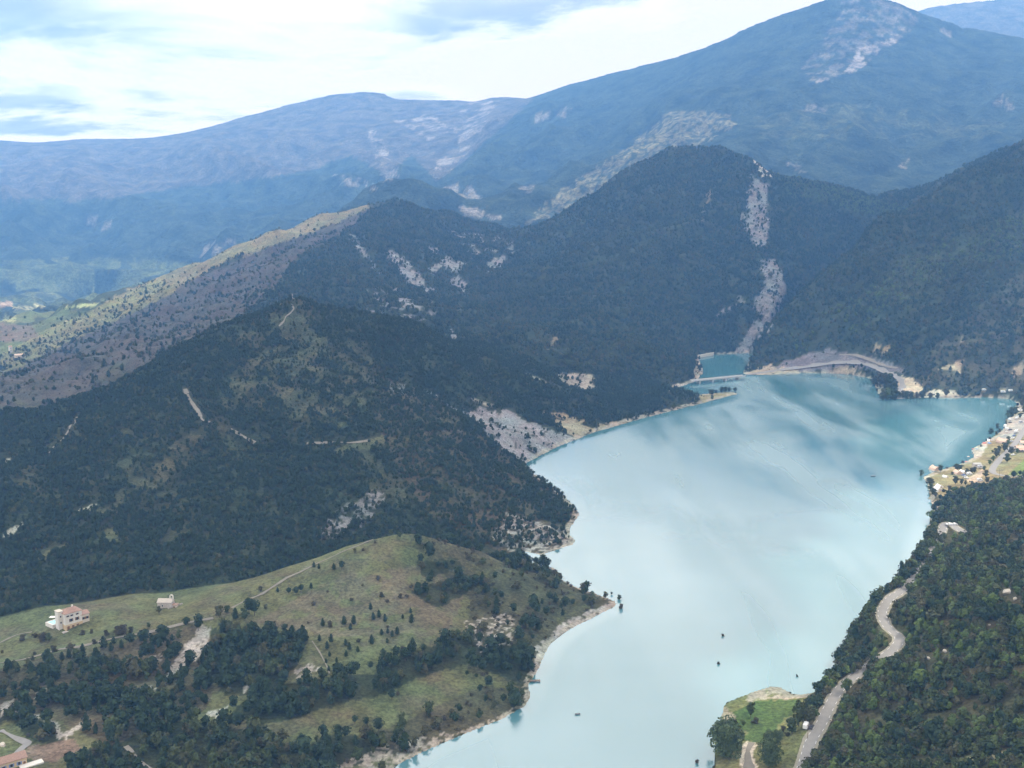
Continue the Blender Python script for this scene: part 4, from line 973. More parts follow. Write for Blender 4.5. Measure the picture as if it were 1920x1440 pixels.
# villa on the ridge
g = hit(139, 1175); g[2] = float(hgt(g[0], g[1]))
gz = g[2] - 0.8
v = thing('villa', 'three-storey cream villa with terracotta roofs on the ridge beside the pool', 'house', (g[0], g[1], gz), facing(g, 0.42))
box('plinth', (0, 4, -1.5), (9.8, 8.4, 4.4), 'ochre_wall', v)
box('wall', (0, 4.01, 2.9), (9.5, 8.1, 6.2), 'white_wall', v)
gable('roof', -4.75, 4.75, -.04, 8.06, 9.1, 1.7, 'roof_tile', v, hip=2.2)
tile_rows(v, -2.4, 2.4, -.04, 8.06, 9.12, 1.7, 'roof_tile', 12)
box('chimney', (2.0, 5.2, 9.6), (.8, .8, 1.9), 'white_wall', v)
box('tower', (-5.6, 5.2, -1.0), (2.6, 4.0, 11.0), 'white_wall', v, bv=.05); box('tower_cap', (-5.6, 5.2, 10.0), (3.0, 4.4, .3), 'cream_wall', v)
box('wing_wall', (6.6, 3.2, -.8), (4.6, 6.2, 7.0), 'cream_wall', v)
gable('wing_roof', 4.32, 8.9, .1, 6.3, 6.2, 1.1, 'roof_tile', v)
box('terrace', (7.5, -1.2, -1.4), (6.6, 2.4, 2.4), 'stone_wall', v); box('terrace_base', (-1, -1.0, -2.0), (12.0, 1.9, 1.9), 'stone_wall', v)
for x_ in (-3.1, -.9, 2.2): window(v, x_, -.04, 7.2, .8, .9, shut='brown_shutter')
for x_ in (-1.4, 2.0): window(v, x_, -.04, 4.2, 1.1, 1.7, shut='brown_shutter')
for x_ in (-3.2, -.6, 2.0): window(v, x_, -.20, .1, 1.3, 2.0, frame='cream_wall', door=True)
for x_ in (5.6, 7.6): window(v, x_, .1, 3.3, 1.0, 1.4, shut='brown_shutter')
window(v, -5.6, 3.2, 6.8, .7, 1.0); window(v, -5.6, 3.2, 3.4, .7, 1.0)
for x_ in (-3.1, -.6, 2.6): box('shrub_bed', (x_, -2.2, -1.2), (1.4, 1.0, 1.0), 'oak_leaves', v, .7, .15)
clear_px.append((143, 1160, 30, project(*g)[2]))
pg = hit(112, 1168)
p = thing('swimming_pool', 'turquoise swimming pool with white surround left of the villa', 'pool', (pg[0], pg[1], gz + 1.6), facing(pg, 0.5))
V, Fc = [], []
for c_, s_ in (((0, -3.2, -1.8), (12.5, .9, 2.1)), ((0, 3.2, -1.8), (12.5, .9, 2.1)), ((-5.8, 0, -1.8), (.9, 5.5, 2.1)), ((5.8, 0, -1.8), (.9, 5.5, 2.1))): boxvf(c_, s_, 1, V, Fc)
obj('pool_surround', V, Fc, 'white_wall', p); box('water', (0, 0, -1.7), (10.69, 5.49, 1.86), 'pool_water', p); box('ladder', (5.2, 1.5, 0), (.5, .5, .9), 'chrome', p, .6)
clear_px.append((112, 1165, 14, project(*pg)[2]))
for k, (x_, lab) in enumerate(((98, 'left one of two pale sunshades by the villa pool'), (104, 'right one of two pale sunshades by the villa pool'))):
    q = hit(x_, 1164); um = thing('sunshade', lab, 'sunshade', (q[0], q[1], q[2]), 0, 'sunshades by the pool')
    box('pole', (0, 0, 0), (.08, .08, 2.6), 'wood', um); box('canopy', (0, 0, 2.3), (2.6, 2.6, .5), 'canvas_white', um, .12)
# chapel
g = hit(308, 1141); c0 = thing('chapel', 'small pale stone chapel with an arched bell gable on the ridge', 'chapel', (g[0], g[1], g[2] - .4), facing(g, -0.38))
box('wall', (0, 3, -.6), (8.4, 5.0, 4.2), 'stone_wall', c0); gable('roof', -4.2, 4.2, .5, 5.5, 3.6, 1.6, 'stone_wall', c0, over=.3)
tile_rows(c0, -4.2, 4.2, .5, 5.5, 3.62, 1.6, 'cream_wall', 12)
V, Fc = [], []
for q in (-1, 1): boxvf((3.4 + q * .85, 3, 3.6), (.6, .7, 3.0), 1, V, Fc)
n_ = 8
for k in range(n_):
    a0, a1 = math.pi * k / n_, math.pi * (k + 1) / n_
    i0 = len(V)
    for yy in (2.65, 3.35):
        for r_, a in ((.56, a0), (1.15, a0), (1.15, a1), (.56, a1)): V.append((3.4 + r_ * math.cos(a), yy, 6.6 + r_ * math.sin(a)))
    Fc += [tuple(i0 + q for q in f_) for f_ in ((0,1,2,3),(7,6,5,4),(1,5,6,2),(3,7,4,0))]
obj('bell_gable', V, Fc, 'white_wall', c0); box('bell', (3.4, 3, 5.4), (.5, .5, .7), 'chrome', c0, .4, .05)
box('porch', (5.6, 2.4, -.6), (2.8, 3.2, 2.6), 'cream_wall', c0); box('porch_roof', (5.6, 2.4, 2.0), (3.2, 3.6, .22), 'roof_tile', c0)
window(c0, -1.2, .5, 1.2, .6, 1.1); window(c0, 5.5, .8, -.3, .9, 1.9, door=True)
clear_px.append((308, 1133, 16, project(*g)[2]))
g2 = hit(322, 1140); w0 = thing('stone_wall', 'low pale stone wall running right from the chapel', 'wall', (g2[0], g2[1], g2[2] - .3), facing(g2, 0.5))
for k in range(9): box('stone', (k * 1.05 - 2 + rnd.uniform(-.03, .03), rnd.uniform(-.04, .04), 0), (1.0, .55, 1.3 + rnd.uniform(-.12, .12)), 'stone_wall', w0, .95, .06)
# farmhouse in the corner
g = hit(22, 1441); fz = g[2]
f0 = thing('farmhouse', 'long ochre farmhouse with blue shutters and tiled roof in the lower left corner', 'house', (g[0], g[1], fz - .3), facing(g, 0.22))
box('wall', (-3, 3, -1), (18, 6, 4.4), 'ochre_wall', f0); gable('roof', -12, 6, 0, 6, 3.4, 1.6, 'roof_tile', f0); tile_rows(f0, -12, 6, 0, 6, 3.42, 1.6, 'roof_tile', 26)
V = [(6.002, 0, 3.38), (6.002, 6, 3.38), (6.002, 3, 4.95), (5.8, 0, 3.38), (5.8, 6, 3.38), (5.8, 3, 4.95)]
obj('gable_wall', V, [(0,1,2),(5,4,3),(0,3,4,1),(1,4,5,2),(2,5,3,0)], 'cream_wall', f0)
for x_ in (-9, -6, -3, 0, 3): window(f0, x_, 0, .9, 1.0, 1.4, shut='blue_shutter')
window(f0, 5, 0, -.2, .9, 2.1, door=True); box('chimney', (-4, 4.2, 4), (.7, .7, 1.5), 'ochre_wall', f0)
box('terrace', (7.2, -1.8, -1.2), (9, 3.4, 1.9), 'white_wall', f0)
clear_px.append((30, 1430, 24, project(*g)[2]))
gt = hit(2, 1399); bo = thing('boulder', 'pale boulder at the left edge above the farm road', 'rock', gt)
def rock_mesh(seed, flat=0.7):
    bm = bmesh.new(); bmesh.ops.create_icosphere(bm, subdivisions=3, radius=1.0); r = np.random.default_rng(seed)
    cuts = [(r.normal(0, 1, 3), r.uniform(.45, .85)) for _ in range(9)]
    for vv_ in bm.verts:
        p = np.array(vv_.co)
        for n, d in cuts:
            n = n / np.linalg.norm(n); e = p @ n - d
            if e > 0: p = p - n * e * .92
        p *= 1 + .09 * pn(np.array(p[0] * 3 + seed), np.array(p[1] * 3 + p[2] * 2))
        vv_.co = (p[0], p[1], p[2] * flat)
    me = bpy.data.meshes.new('rock'); bm.to_mesh(me); bm.free(); me.materials.append(MATS['pale_rock']); return me
bpy.data.objects.remove(bo)
ROCKS = [rock_mesh(s) for s in (1, 2, 3)]
def boulder(px, py, wpx, label, group='pale boulders'):
    g = hit(px, py); dep = project(*g)[2]; r = wpx / 2 / F * dep
    o = bpy.data.objects.new('boulder', ROCKS[rnd.randrange(3)]); COL.objects.link(o)
    o.location = (g[0], g[1], g[2] + r * .45); o.scale = (r, r, r * 1.25); o.rotation_euler = (0, 0, rnd.uniform(0, 6)); tag(o, label, 'rock', group)
    clear_px.append((px, py - wpx * .4, wpx * .75, dep))
for a in ((1889, 1114, 17, 'largest pale boulder high in the forest by the right edge'), (1904, 1125, 9, 'small pale boulder just below the largest one'), (1772, 1223, 9, 'pale boulder in the middle of the forested slope'),
          (1741, 1236, 8, 'low pale boulder left of the mid-slope one'), (1855, 1173, 5, 'tiny pale boulder between the road bend and the right edge'), (1557, 1352, 6, 'white marker boulder beside the road above the parked cars'),
          (6, 1399, 12, 'pale boulder at the left edge above the farm road')): boulder(*a)
# bridge
A, B_ = at_z(1301, 712.5, 5.0), at_z(1391, 704, 5.0)
Lb = float(np.hypot(*(B_ - A)[:2])); ra = math.atan2(B_[1] - A[1], B_[0] - A[0])
br = thing('road_bridge', 'low concrete road bridge crossing the narrow channel', 'bridge', (A[0], A[1], 0), ra)
box('deck', (Lb / 2, 0, 3.4), (Lb + 8, 7.5, 1.3), 'concrete', br)
for s in (-1, 1): box('parapet', (Lb / 2, s * 3.55, 4.7), (Lb + 8, .3, .8), 'concrete', br)
for k in range(4):
    x_ = Lb * (k + .35) / 3.7
    pi_ = box('pier', (x_, 0, -4), (2.4, 6.6, 7.0), 'concrete', br); box('pier_cap', (x_, 0, 2.8), (4.0, 7.0, .59), 'concrete', pi_, 1.15)
A, B_ = hit(1309, 671), hit(1338, 666); A[2] = B_[2] = 0
Lw = float(np.hypot(*(B_ - A)[:2])); ra = math.atan2(B_[1] - A[1], B_[0] - A[0])
rw = thing('retaining_wall', 'pale retaining wall of the shore road beyond the bridge', 'wall', (A[0], A[1], 0), ra)
for k in range(8): box('panel', (Lw * (k + .5) / 8, 0, -1), (Lw / 8 - .12, 1.2, 5.2), 'cream_wall', rw)
box('coping', (Lw / 2, 0, 4.2), (Lw + .5, 1.8, .35), 'white_wall', rw)
# tower in the valley
g = hit(20, 661, water=False); tw = thing('white_tower', 'small white tower house far off in the left valley', 'tower', g, facing(g, .3))
box('wall', (0, 0, -1), (5.5, 5.5, 12), 'white_wall', tw); gable('roof', -2.75, 2.75, -2.75, 2.75, 11, 1.6, 'roof_tile', tw)
window(tw, 0, -2.75, 7, 1, 1.6); window(tw, 0, -2.75, 3, 1, 1.6)
g = hit(39, 669, water=False); tb = thing('valley_farm', 'long low farm roof beside the white tower in the valley', 'house', g, facing(g, .2))
box('wall', (0, 0, -1), (20, 8, 4.5), 'cream_wall', tb); gable('roof', -10, 10, -4, 4, 3.5, 1.8, 'canvas_tan', tb)
# jetty and boat
g = at_z(1003, 1278, .0); je = thing('jetty', 'little dark wooden jetty on the near left shore', 'jetty', (g[0], g[1], 0), 0.05)
for k in range(7): box('plank', (-2.6 + k * .82, 0, .55), (.74, 1.9, .1), 'wood', je)
for x_ in (-2.4, 0, 2.4):
    for y_ in (-.8, .8): box('post', (x_, y_, -1.2), (.18, .18, 2.1), 'wood', je)
def boat(px, py, ln, label, rz, cat='boat'):
    g = at_z(px, py, 0); o = thing('rowing_boat', label, cat, (g[0], g[1], 0), rz)
    V = []; Fc = []; n = 9
    for i in range(n):
        f_ = i / (n - 1); x_ = (f_ - .5) * ln; w_ = ln * .17 * math.sqrt(max(0.02, 1 - (2 * f_ - .9) ** 2 / 1.25))
        V += [(x_, -w_, .55 + .15 * (2 * f_ - 1) ** 2), (x_, -w_ * .6, -.12), (x_, w_ * .6, -.12), (x_, w_, .55 + .15 * (2 * f_ - 1) ** 2), (x_, -w_ * .85, .5), (x_, 0, .08), (x_, w_ * .85, .5)]
    for i in range(n - 1):
        a = i * 7; 
        for u, w_ in ((0,1),(1,2),(2,3),(3,6),(6,5),(5,4),(4,0)): Fc.append((a + u, a + w_, a + 7 + w_, a + 7 + u))
    obj('hull', V, Fc, 'paint_grey', o)
    for q in (-.18, .18): box('thwart', (q * ln, 0, .34), (.25, ln * .26, .06), 'wood', o)
boat(1637, 893, 5.0, 'dark little boat alone on the pale open water', .3)
boat(1083, 1340, 2.6, 'tiny dinghy off the near left shore', .2)
# vehicles
def car_mesh(van):
    prof = [(-2.1,.35),(-2.12,.75),(-1.95,.98),(-1.25,1.05),(-.75,1.42),(.75,1.46),(1.55,1.08),(2.0,.92),(2.1,.6),(2.08,.35)] if van == 0 else \
           ([(-2.6,.4),(-2.65,1.1),(-2.6,2.25),(-2.3,2.4),(1.2,2.4),(1.75,1.5),(2.4,1.15),(2.6,.8),(2.6,.4)] if van == 1 else [(-3.1,.5),(-3.15,1.4),(-3.1,2.7),(-2.9,2.9),(1.6,2.95),(2.3,2.5),(2.1,1.7),(2.9,1.2),(3.1,.9),(3.1,.5)])
    w_ = (.86, .98, 1.1)[van]; V = []; Fc = []; n = len(prof)
    for y_, q in ((-w_, .94), (-w_ * .96, 1), (w_ * .96, 1), (w_, .94)):
        for x_, z_ in prof:
            tuck = .86 if (van == 0 and z_ > 1.2 and abs(y_) > 0) else 1
            V.append((x_ * q, y_ * tuck, .35 + (z_ - .35) * (q if z_ > 1.2 else 1)))
    for r_ in range(3):
        for k in range(n): a, b_ = r_ * n + k, r_ * n + (k + 1) % n; Fc.append((a, b_, b_ + n, a + n))
    Fc += [tuple(range(n))[::-1], tuple(range(3 * n, 4 * n))]
    return V, Fc
def wheel_vf(r=.32, w=.22, n=12):
    V = [(r * math.cos(2 * math.pi * k / n), s * w / 2, r * math.sin(2 * math.pi * k / n)) for s in (-1, 1) for k in range(n)]
    return V, [tuple(range(n)), tuple(range(2 * n - 1, n - 1, -1))] + [(k, n + k, n + (k + 1) % n, (k + 1) % n) for k in range(n)]
CARP = {}
def vehicle(px, py, van, paint, rz, label, group):
    g = hit(px, py); dep = project(*g)[2]
    nm = ('parked_car', 'delivery_van', 'camper_van')[van]; cat = ('car', 'van', 'camper van')[van]
    o = thing(nm, label, cat, (g[0], g[1], max(0.1, g[2]) + 0.16), rz, group)
    if van not in CARP:
        me_ = {}
        def keep_mesh(key, V, Fc, mat, bv=0):
            q = obj(key, V, Fc, mat, smooth=False); 
            if bv: bevel(q, bv)
            me_[key] = q.data; bpy.data.objects.remove(q)
        keep_mesh('body', *car_mesh(van), 'paint_white', .04)
        if van == 0:
            keep_mesh('windscreen', [(.80,-.66,1.38),(.80,.66,1.38),(1.50,.72,1.08),(1.50,-.72,1.08),(.86,-.66,1.44),(.86,.66,1.44),(1.56,.72,1.12),(1.56,-.72,1.12)], [(4,5,6,7),(3,2,1,0),(0,1,5,4),(2,3,7,6),(1,2,6,5),(3,0,4,7)], 'window_glass')
            keep_mesh('rear_window', [(-.72,-.66,1.42),(-.72,.66,1.42),(-1.2,.7,1.08),(-1.2,-.7,1.08),(-.78,-.66,1.47),(-.78,.66,1.47),(-1.27,.7,1.11),(-1.27,-.7,1.11)], [(7,6,5,4),(0,1,2,3),(4,5,1,0),(6,7,3,2),(5,6,2,1),(7,4,0,3)], 'window_glass')
            keep_mesh('side_window', *boxvf((0, 0, 1.08), (1.5, 1.6, .30), .9), 'window_glass')
        else:
            x_ = 1.48 if van == 1 else 2.25; z_ = 1.55 if van == 1 else 1.75
            keep_mesh('windscreen', [(x_ - .2,-.8,z_ + .72),(x_ - .2,.8,z_ + .72),(x_ + .22,.84,z_ + .05),(x_ + .22,-.84,z_ + .05),(x_ - .1,-.8,z_ + .76),(x_ - .1,.8,z_ + .76),(x_ + .32,.84,z_ + .09),(x_ + .32,-.84,z_ + .09)], [(4,5,6,7),(3,2,1,0),(0,1,5,4),(2,3,7,6),(1,2,6,5),(3,0,4,7)], 'window_glass')
            keep_mesh('side_window', *boxvf((-.6, 0, z_), (1.3, 2.26 if van == 2 else 2.02, .55)), 'window_glass')
            if van == 2: keep_mesh('roof_hatch', *boxvf((-.8, 0, 2.93), (.9, .8, .14)), 'paint_grey')
        keep_mesh('wheel', *wheel_vf(.32 + .04 * van), 'rubber')
        keep_mesh('hub_cap', *wheel_vf(.18, .26, 8), 'chrome')
        CARP[van] = me_
    for key, me in CARP[van].items():
        if key in ('wheel', 'hub_cap'): continue
        c = bpy.data.objects.new(key, me); COL.objects.link(c); c.parent = o
        if key == 'body': c.material_slots[0].link = 'OBJECT'; c.material_slots[0].material = MATS[paint]
    wx = (1.3, 1.6, 1.9)[van]; wy = (.78, .88, 1.0)[van]
    for sx in (-1, 1):
        for sy in (-1, 1):
            c = bpy.data.objects.new('wheel', CARP[van]['wheel']); COL.objects.link(c); c.parent = o; c.location = (sx * wx, sy * wy, .32 + .04 * van)
            h_ = bpy.data.objects.new('hub_cap', CARP[van]['hub_cap']); COL.objects.link(h_); h_.parent = c
    ln = (10, 12, 14)[van] / 1.9 * 900 / dep * .55
    clear_px.append((px, py - 2, ln, dep))
GP = 'vehicles parked at the lakeside camp'
VH = [(1275,318,2,'paint_white',.5,'white camper by the trees at the head of the car park'), (1394,208,2,'paint_white',.2,'farthest white camper beyond the car park trees'), (1352,300,1,'paint_white',.9,'white van right of the camper at the car park head'),
      (1400,345,1,'paint_silver',.4,'silver van on the upper right of the car park'), (1208,400,2,'paint_white',.9,'white camper at the lake edge of the car park'), (1232,432,2,'paint_white',.8,'white camper, second from the lake edge of the car park'),
      (1225,462,0,'paint_white',.9,'white car below the two edge campers'), (1272,438,0,'paint_black',.5,'black car in the middle of the car park'), (1212,505,0,'paint_silver',.7,'silver car lowest at the lake edge of the car park'),
      (1352,440,0,'paint_white',.6,'white car in the row by the road, farthest up'), (1345,464,1,'paint_white',.6,'white van in the row by the road'), (1335,486,0,'paint_grey',.6,'grey car below the van in the road row'), (1318,512,0,'paint_blue',.6,'dark blue car low in the road row'),
      (1305,540,0,'paint_white',.6,'white car at the near end of the road row'), (1412,238,0,'paint_black',.2,'black car in front of the farthest camper'), (1268,348,0,'paint_black',.4,'black car just below the head camper'), (1290,578,0,'paint_silver',.7,'silver car alone beside the road below the car park'),
      (905,905,2,'paint_silver',.3,'grey camper beside the sandy yard'), (770,985,1,'paint_white',.2,'white van on the left of the sandy yard'), (700,998,0,'paint_blue',-.4,'blue car left of the sandy yard'), (735,1030,0,'paint_white',-.4,'white car below the blue one by the sandy yard'),
      (715,1016,0,'paint_silver',-.4,'silver car between the blue and the white one'), (900,1062,1,'paint_white',.1,'white van at the near end of the sandy yard'), (1305,745,0,'paint_white',.3,'white car beside the terrace roof')]
for x_, y_, vn, pt, rz, lab in VH: vehicle(*zoomed(1700, 740, 6.545, [(x_, y_)])[0], vn, pt, rz, lab, GP)
vehicle(1881, 737, 2, 'paint_white', .1, 'left white camper among the trees on the far right shore', 'campers on the far right shore'); vehicle(1895, 735, 2, 'paint_white', .3, 'right white camper among the trees on the far right shore', 'campers on the far right shore')
vehicle(1845, 733, 1, 'paint_white', .2, 'white van in the trees left of the far shore campers', 'campers on the far right shore'); vehicle(1692, 731, 0, 'paint_white', .8, 'white car on the road end above the wooded point', None); vehicle(1707, 736, 1, 'paint_silver', .2, 'silver van behind the trees of the wooded point', None)
vehicle(1511, 1365, 1, 'paint_white', 1.1, 'white van parked beside the road under the dark trees', 'vehicles at the lower roadside'); vehicle(1521, 1366, 0, 'paint_black', 1.0, 'black car parked right of the white roadside van', 'vehicles at the lower roadside')
vehicle(1780, 985, 0, 'paint_white', .2, 'left white car in the lay-by on the wooded slope', 'cars in the lay-by'); vehicle(1789, 985, 0, 'paint_white', .2, 'right white car in the lay-by on the wooded slope', 'cars in the lay-by')
g = hit(1514, 1386); po = thing('telegraph_pole', 'thin wooden pole at the roadside below the parked van', 'pole', g)
V, Fc = wheel_vf(.11, 7.0, 8); o = obj('shaft', [(x_, z_, y_ + 3.4) for x_, y_, z_ in V], Fc, 'wood', po); box('crossarm', (0, 0, 6.2), (1.5, .12, .14), 'wood', po); box('insulator', (.6, 0, 6.34), (.1, .1, .2), 'white_wall', po); box('insulator', (-.6, 0, 6.34), (.1, .1, .2), 'white_wall', po)
g = hit(*zoomed(1700, 740, 6.545, [(1137, 1000)])[0]); po = thing('telegraph_pole', 'thin pole at the camp road bend', 'pole', g)
o = obj('shaft', [(x_, z_, y_ + 3.4) for x_, y_, z_ in V], Fc, 'wood', po); box('crossarm', (0, 0, 6.2), (1.2, .12, .14), 'wood', po)
# tents and shades of the camp
def tent(px, py, s, mat, rz, label):
    g = hit(px, py); o = thing('tent', label, 'tent', (g[0], g[1], g[2] - .05), rz, 'tents of the camp')
    n = 7; V = []; Fc = []
    for i in range(n):
        f_ = i / (n - 1); y_ = (f_ - .5) * s * 1.3; sg = 1 - .18 * math.sin(math.pi * f_)
        V += [(-s * .55, y_, 0), (-s * .42, y_, s * .32 * sg), (0, y_, s * .62 * sg), (s * .42, y_, s * .32 * sg), (s * .55, y_, 0)]
    for i in range(n - 1):
        for k in range(4): a = i * 5 + k; Fc.append((a, a + 1, a + 6, a + 5))
    Fc += [(0,1,2,3,4), (n*5-1,n*5-2,n*5-3,n*5-4,n*5-5)]
    obj('canvas', V, Fc, mat, o); box('pole', (0, -s * .66, 0), (.06, .06, s * .66), 'chrome', o); box('flap', (0, -s * .66, .02), (s * .4, .05, s * .42), 'canvas_tan', o, .5)
    clear_px.append((px, py - 2, 7, project(*g)[2]))
for x_, y_, s, m, rz, lab in ((400,1136,4.5,'canvas_white',.2,'upper of two white tents near the wooded bank'), (382,1178,6,'canvas_white',.1,'lower of two white tents near the wooded bank'), (472,1014,3.2,'canvas_white',.6,'small white tent alone in the middle of the dry grass'),
      (348,925,7,'canvas_tan',.2,'long salmon tent at the water edge near the leaning tree'), (690,958,4.5,'canvas_white',.4,'white tent right of the round camp tree'), (625,972,6,'canvas_tan',.1,'salmon tent under the round camp tree'), (1180,588,8,'canvas_tan',.5,'tan awning tent beside the hedge below the car park'),
      (1010,568,3.5,'canvas_white',.3,'small white tent beside the beach path'), (1020,600,2.5,'canvas_blue',.3,'small blue tent behind the beach'), (955,600,2.5,'canvas_red',.8,'small red tent behind the beach')): tent(*zoomed(1700, 740, 6.545, [(x_, y_)])[0], s, m, rz, lab)
def parasol(px, py, mat, label):
    g = hit(px, py); o = thing('parasol', label, 'parasol', g, 0, 'parasols on the beach')
    box('pole', (0, 0, -.2), (.06, .06, 2.4), 'wood', o); n = 8
    V = [(0, 0, 2.5)] + [(1.3 * math.cos(k * .785), 1.3 * math.sin(k * .785), 1.95) for k in range(n)] + [(0, 0, 2.35)]
    obj('canopy', V, [(0, 1 + k, 1 + (k + 1) % n) for k in range(n)] + [(9, 1 + (k + 1) % n, 1 + k) for k in range(n)], mat, o)
for k, (x_, y_, m, lab) in enumerate(((810,690,'canvas_red','red parasol on the pale beach near the water'), (860,690,'canvas_blue','blue parasol on the pale beach'), (755,785,'canvas_tan','tan parasol on the narrow strand left of the beach'), (1000,590,'canvas_white','white parasol where the beach meets the grass'), (725,845,'canvas_red','dark red parasol beside the shore bush'))):
    parasol(*zoomed(1700, 740, 6.545, [(x_, y_)])[0], m, lab)
g = hit(*zoomed(1700, 740, 6.545, [(1410, 700)])[0]); hs = thing('restaurant', 'terracotta-roofed restaurant building at the right edge above the camp road', 'house', (g[0], g[1], g[2] - .3), facing(g, .35))
box('wall', (3, 3, -.5), (15, 7, 4.0), 'cream_wall', hs); gable('roof', -4.5, 10.5, -.5, 6.5, 3.5, 2.0, 'canvas_tan', hs, over=.6); tile_rows(hs, -4.5, 10.5, -.5, 6.5, 3.52, 2.0, 'canvas_tan', 20)
box('veranda_roof', (1, -2.4, 2.6), (11, 3.4, .2), 'canvas_tan', hs)
for x_ in (-3.8, 1, 6): box('post', (x_, -3.8, -.4), (.2, .2, 3.0), 'wood', hs)
for x_ in (-2.5, .5, 3.5, 6.5): window(hs, x_, -.5, .9, 1.2, 1.5, shut='blue_shutter')
clear_px.append((1916, 842, 14, project(*g)[2]))
g = hit(*zoomed(1700, 740, 6.545, [(1436, 640)])[0]); hs = thing('annex', 'smaller pale-roofed annex behind the restaurant', 'house', (g[0], g[1], g[2] - .3), facing(g, .3))
box('wall', (2, 4, -.5), (9, 5, 4.6), 'white_wall', hs); gable('roof', -2.5, 6.5, 1.5, 6.5, 4.1, 1.5, 'canvas_tan', hs); window(hs, 0, 1.5, 1.5, 1, 1.3); window(hs, 3, 1.5, 1.5, 1, 1.3)
g = hit(*zoomed(1700, 740, 6.545, [(880, 890)])[0]); hs = thing('camp_hut', 'low grey-roofed wash house beside the sandy yard', 'hut', (g[0], g[1], g[2] - .2), facing(g, .5))
box('wall', (0, 3.5, -.3), (7, 4, 2.9), 'cream_wall', hs); gable('roof', -3.5, 3.5, 1.5, 5.5, 2.6, 1.0, 'concrete', hs); window(hs, -1.5, 1.5, 1, .8, .8); window(hs, 1.5, 1.5, -.2, .9, 2, door=True)
for nm, kind, g, hm, lab, grp, w in SOLO:
    tree(nm, kind, g, hm, lab, grp, w, sink=0.15 if g[2] > 0.1 else hm * 0.2)

# ------------------------------------------------------------------ woods too dense to count: points carrying instances of tree meshes
def joined(name, kd, n, seed, mat):
    a = crown_mesh(name, kd, n, seed, mat)
    return a
WOODS_LO = {}
for kd, n in (('pine', 80), ('oldpine', 80), ('oak', 90), ('light', 90), ('bush', 60)):
    WOODS_LO[kd] = []
    for v in range(3):
        ob = bpy.data.objects.new(kd + '_mesh', joined(kd + '_wood', kd, n, 200 + v * 11 + len(kd), KM[kd]))
        WOODS_LO[kd].append(ob)                # mesh sources only, never linked to the scene
def gn_tree(kinds):
    g = bpy.data.node_groups.new('wood_' + '_'.join(kinds), 'GeometryNodeTree')
    g.interface.new_socket('Geometry', in_out='INPUT', socket_type='NodeSocketGeometry'); g.interface.new_socket('Geometry', in_out='OUTPUT', socket_type='NodeSocketGeometry')
    gi, go = N(g, 'NodeGroupInput'), N(g, 'NodeGroupOutput')
    jn = N(g, 'GeometryNodeJoinGeometry')
    for o in reversed([o for k in kinds for o in WOODS_LO[k]]):
        oi = N(g, 'GeometryNodeObjectInfo'); oi.inputs['Object'].default_value = o
        ti = N(g, 'GeometryNodeGeometryToInstance'); L(g, oi.outputs['Geometry'], ti.inputs[0]); L(g, ti.outputs[0], jn.inputs[0])
    ip = N(g, 'GeometryNodeInstanceOnPoints'); ip.inputs['Pick Instance'].default_value = True
    L(g, gi.outputs[0], ip.inputs['Points']); L(g, jn.outputs[0], ip.inputs['Instance'])
    def attr(nm, ty, sock):
        a = N(g, 'GeometryNodeInputNamedAttribute', data_type=ty); a.inputs[0].default_value = nm; L(g, a.outputs[0], sock)
    attr('pick', 'INT', ip.inputs['Instance Index']); attr('size', 'FLOAT_VECTOR', ip.inputs['Scale']); attr('turn', 'FLOAT_VECTOR', ip.inputs['Rotation'])
    L(g, ip.outputs[0], go.inputs[0])
    return g
ALLK = ['pine', 'oldpine', 'oak', 'light', 'bush']
GNT = gn_tree(ALLK)
def wood(name, label, P, kinds, hts, wid):
    me = bpy.data.meshes.new(name); me.vertices.add(len(P)); me.vertices.foreach_set('co', P.ravel())
    a = me.attributes.new('pick', 'INT', 'POINT'); a.data.foreach_set('value', (kinds * 3 + rng.integers(0, 3, len(P))).astype(np.int32))
    a = me.attributes.new('size', 'FLOAT_VECTOR', 'POINT'); a.data.foreach_set('vector', np.stack([hts * wid, hts * wid, hts], 1).ravel())
    a = me.attributes.new('turn', 'FLOAT_VECTOR', 'POINT'); a.data.foreach_set('vector', np.stack([rng.normal(0, .06, len(P)), rng.normal(0, .06, len(P)), rng.uniform(0, 6.28, len(P))], 1).ravel())
    o = bpy.data.objects.new(name, me); COL.objects.link(o)
    md = o.modifiers.new('trees', 'NODES'); md.node_group = GNT
    tag(o, label, 'forest' if 'scrub' not in name else 'scrub', None, 'stuff')
    return o
# ground that the camera, or one a few metres to its side, could see
ang = (zf - H) / RF
top = np.maximum.accumulate(ang, axis=0)
seen = (ang > np.roll(top, 1, axis=0) - 0.012)
gz0 = np.gradient(zf, axis=0) / (RF * ST); gz1 = np.gradient(zf, axis=1) / (RF * TS)
area = RF ** 2 * ST * TS * np.sqrt(1 + gz0 ** 2 + gz1 ** 2)
perarea = np.where(reg == 1, 1 / 4.6, np.where(RF < 1000, 1 / 10.0, 1 / 19.0))
perarea = np.where((reg == 0), 1 / 16.0, np.where(reg == 5, 1 / 8.5, perarea))
clump = sstep(fbm(XF / 16, YF / 16, 3, 0.6), -0.28, 0.12)
expn = np.where(seen & (RF < 3050) & (np.abs(TF) < 0.50) & (lk < 0.6) & (DEN > 0.015), area * perarea * np.clip(DEN, 0, 1) * np.where(DEN > 0.93, 1, 0.3 + 0.7 * clump) * np.where(RF > 700, 0.62 + 0.38 * sstep(fbm(XF / 120 + 8, YF / 120, 4, 0.6), -0.30, 0.0), 1), 0)
num = rng.poisson(expn)
num[-1] = 0; num[:, -1] = 0
ii, jj = np.nonzero(num)
rep = num[ii, jj]; ii = np.repeat(ii, rep); jj = np.repeat(jj, rep)
lr = LR0 + ST * (ii + rng.random(len(ii))); th = TH0 + TS * (jj + rng.random(len(ii)))
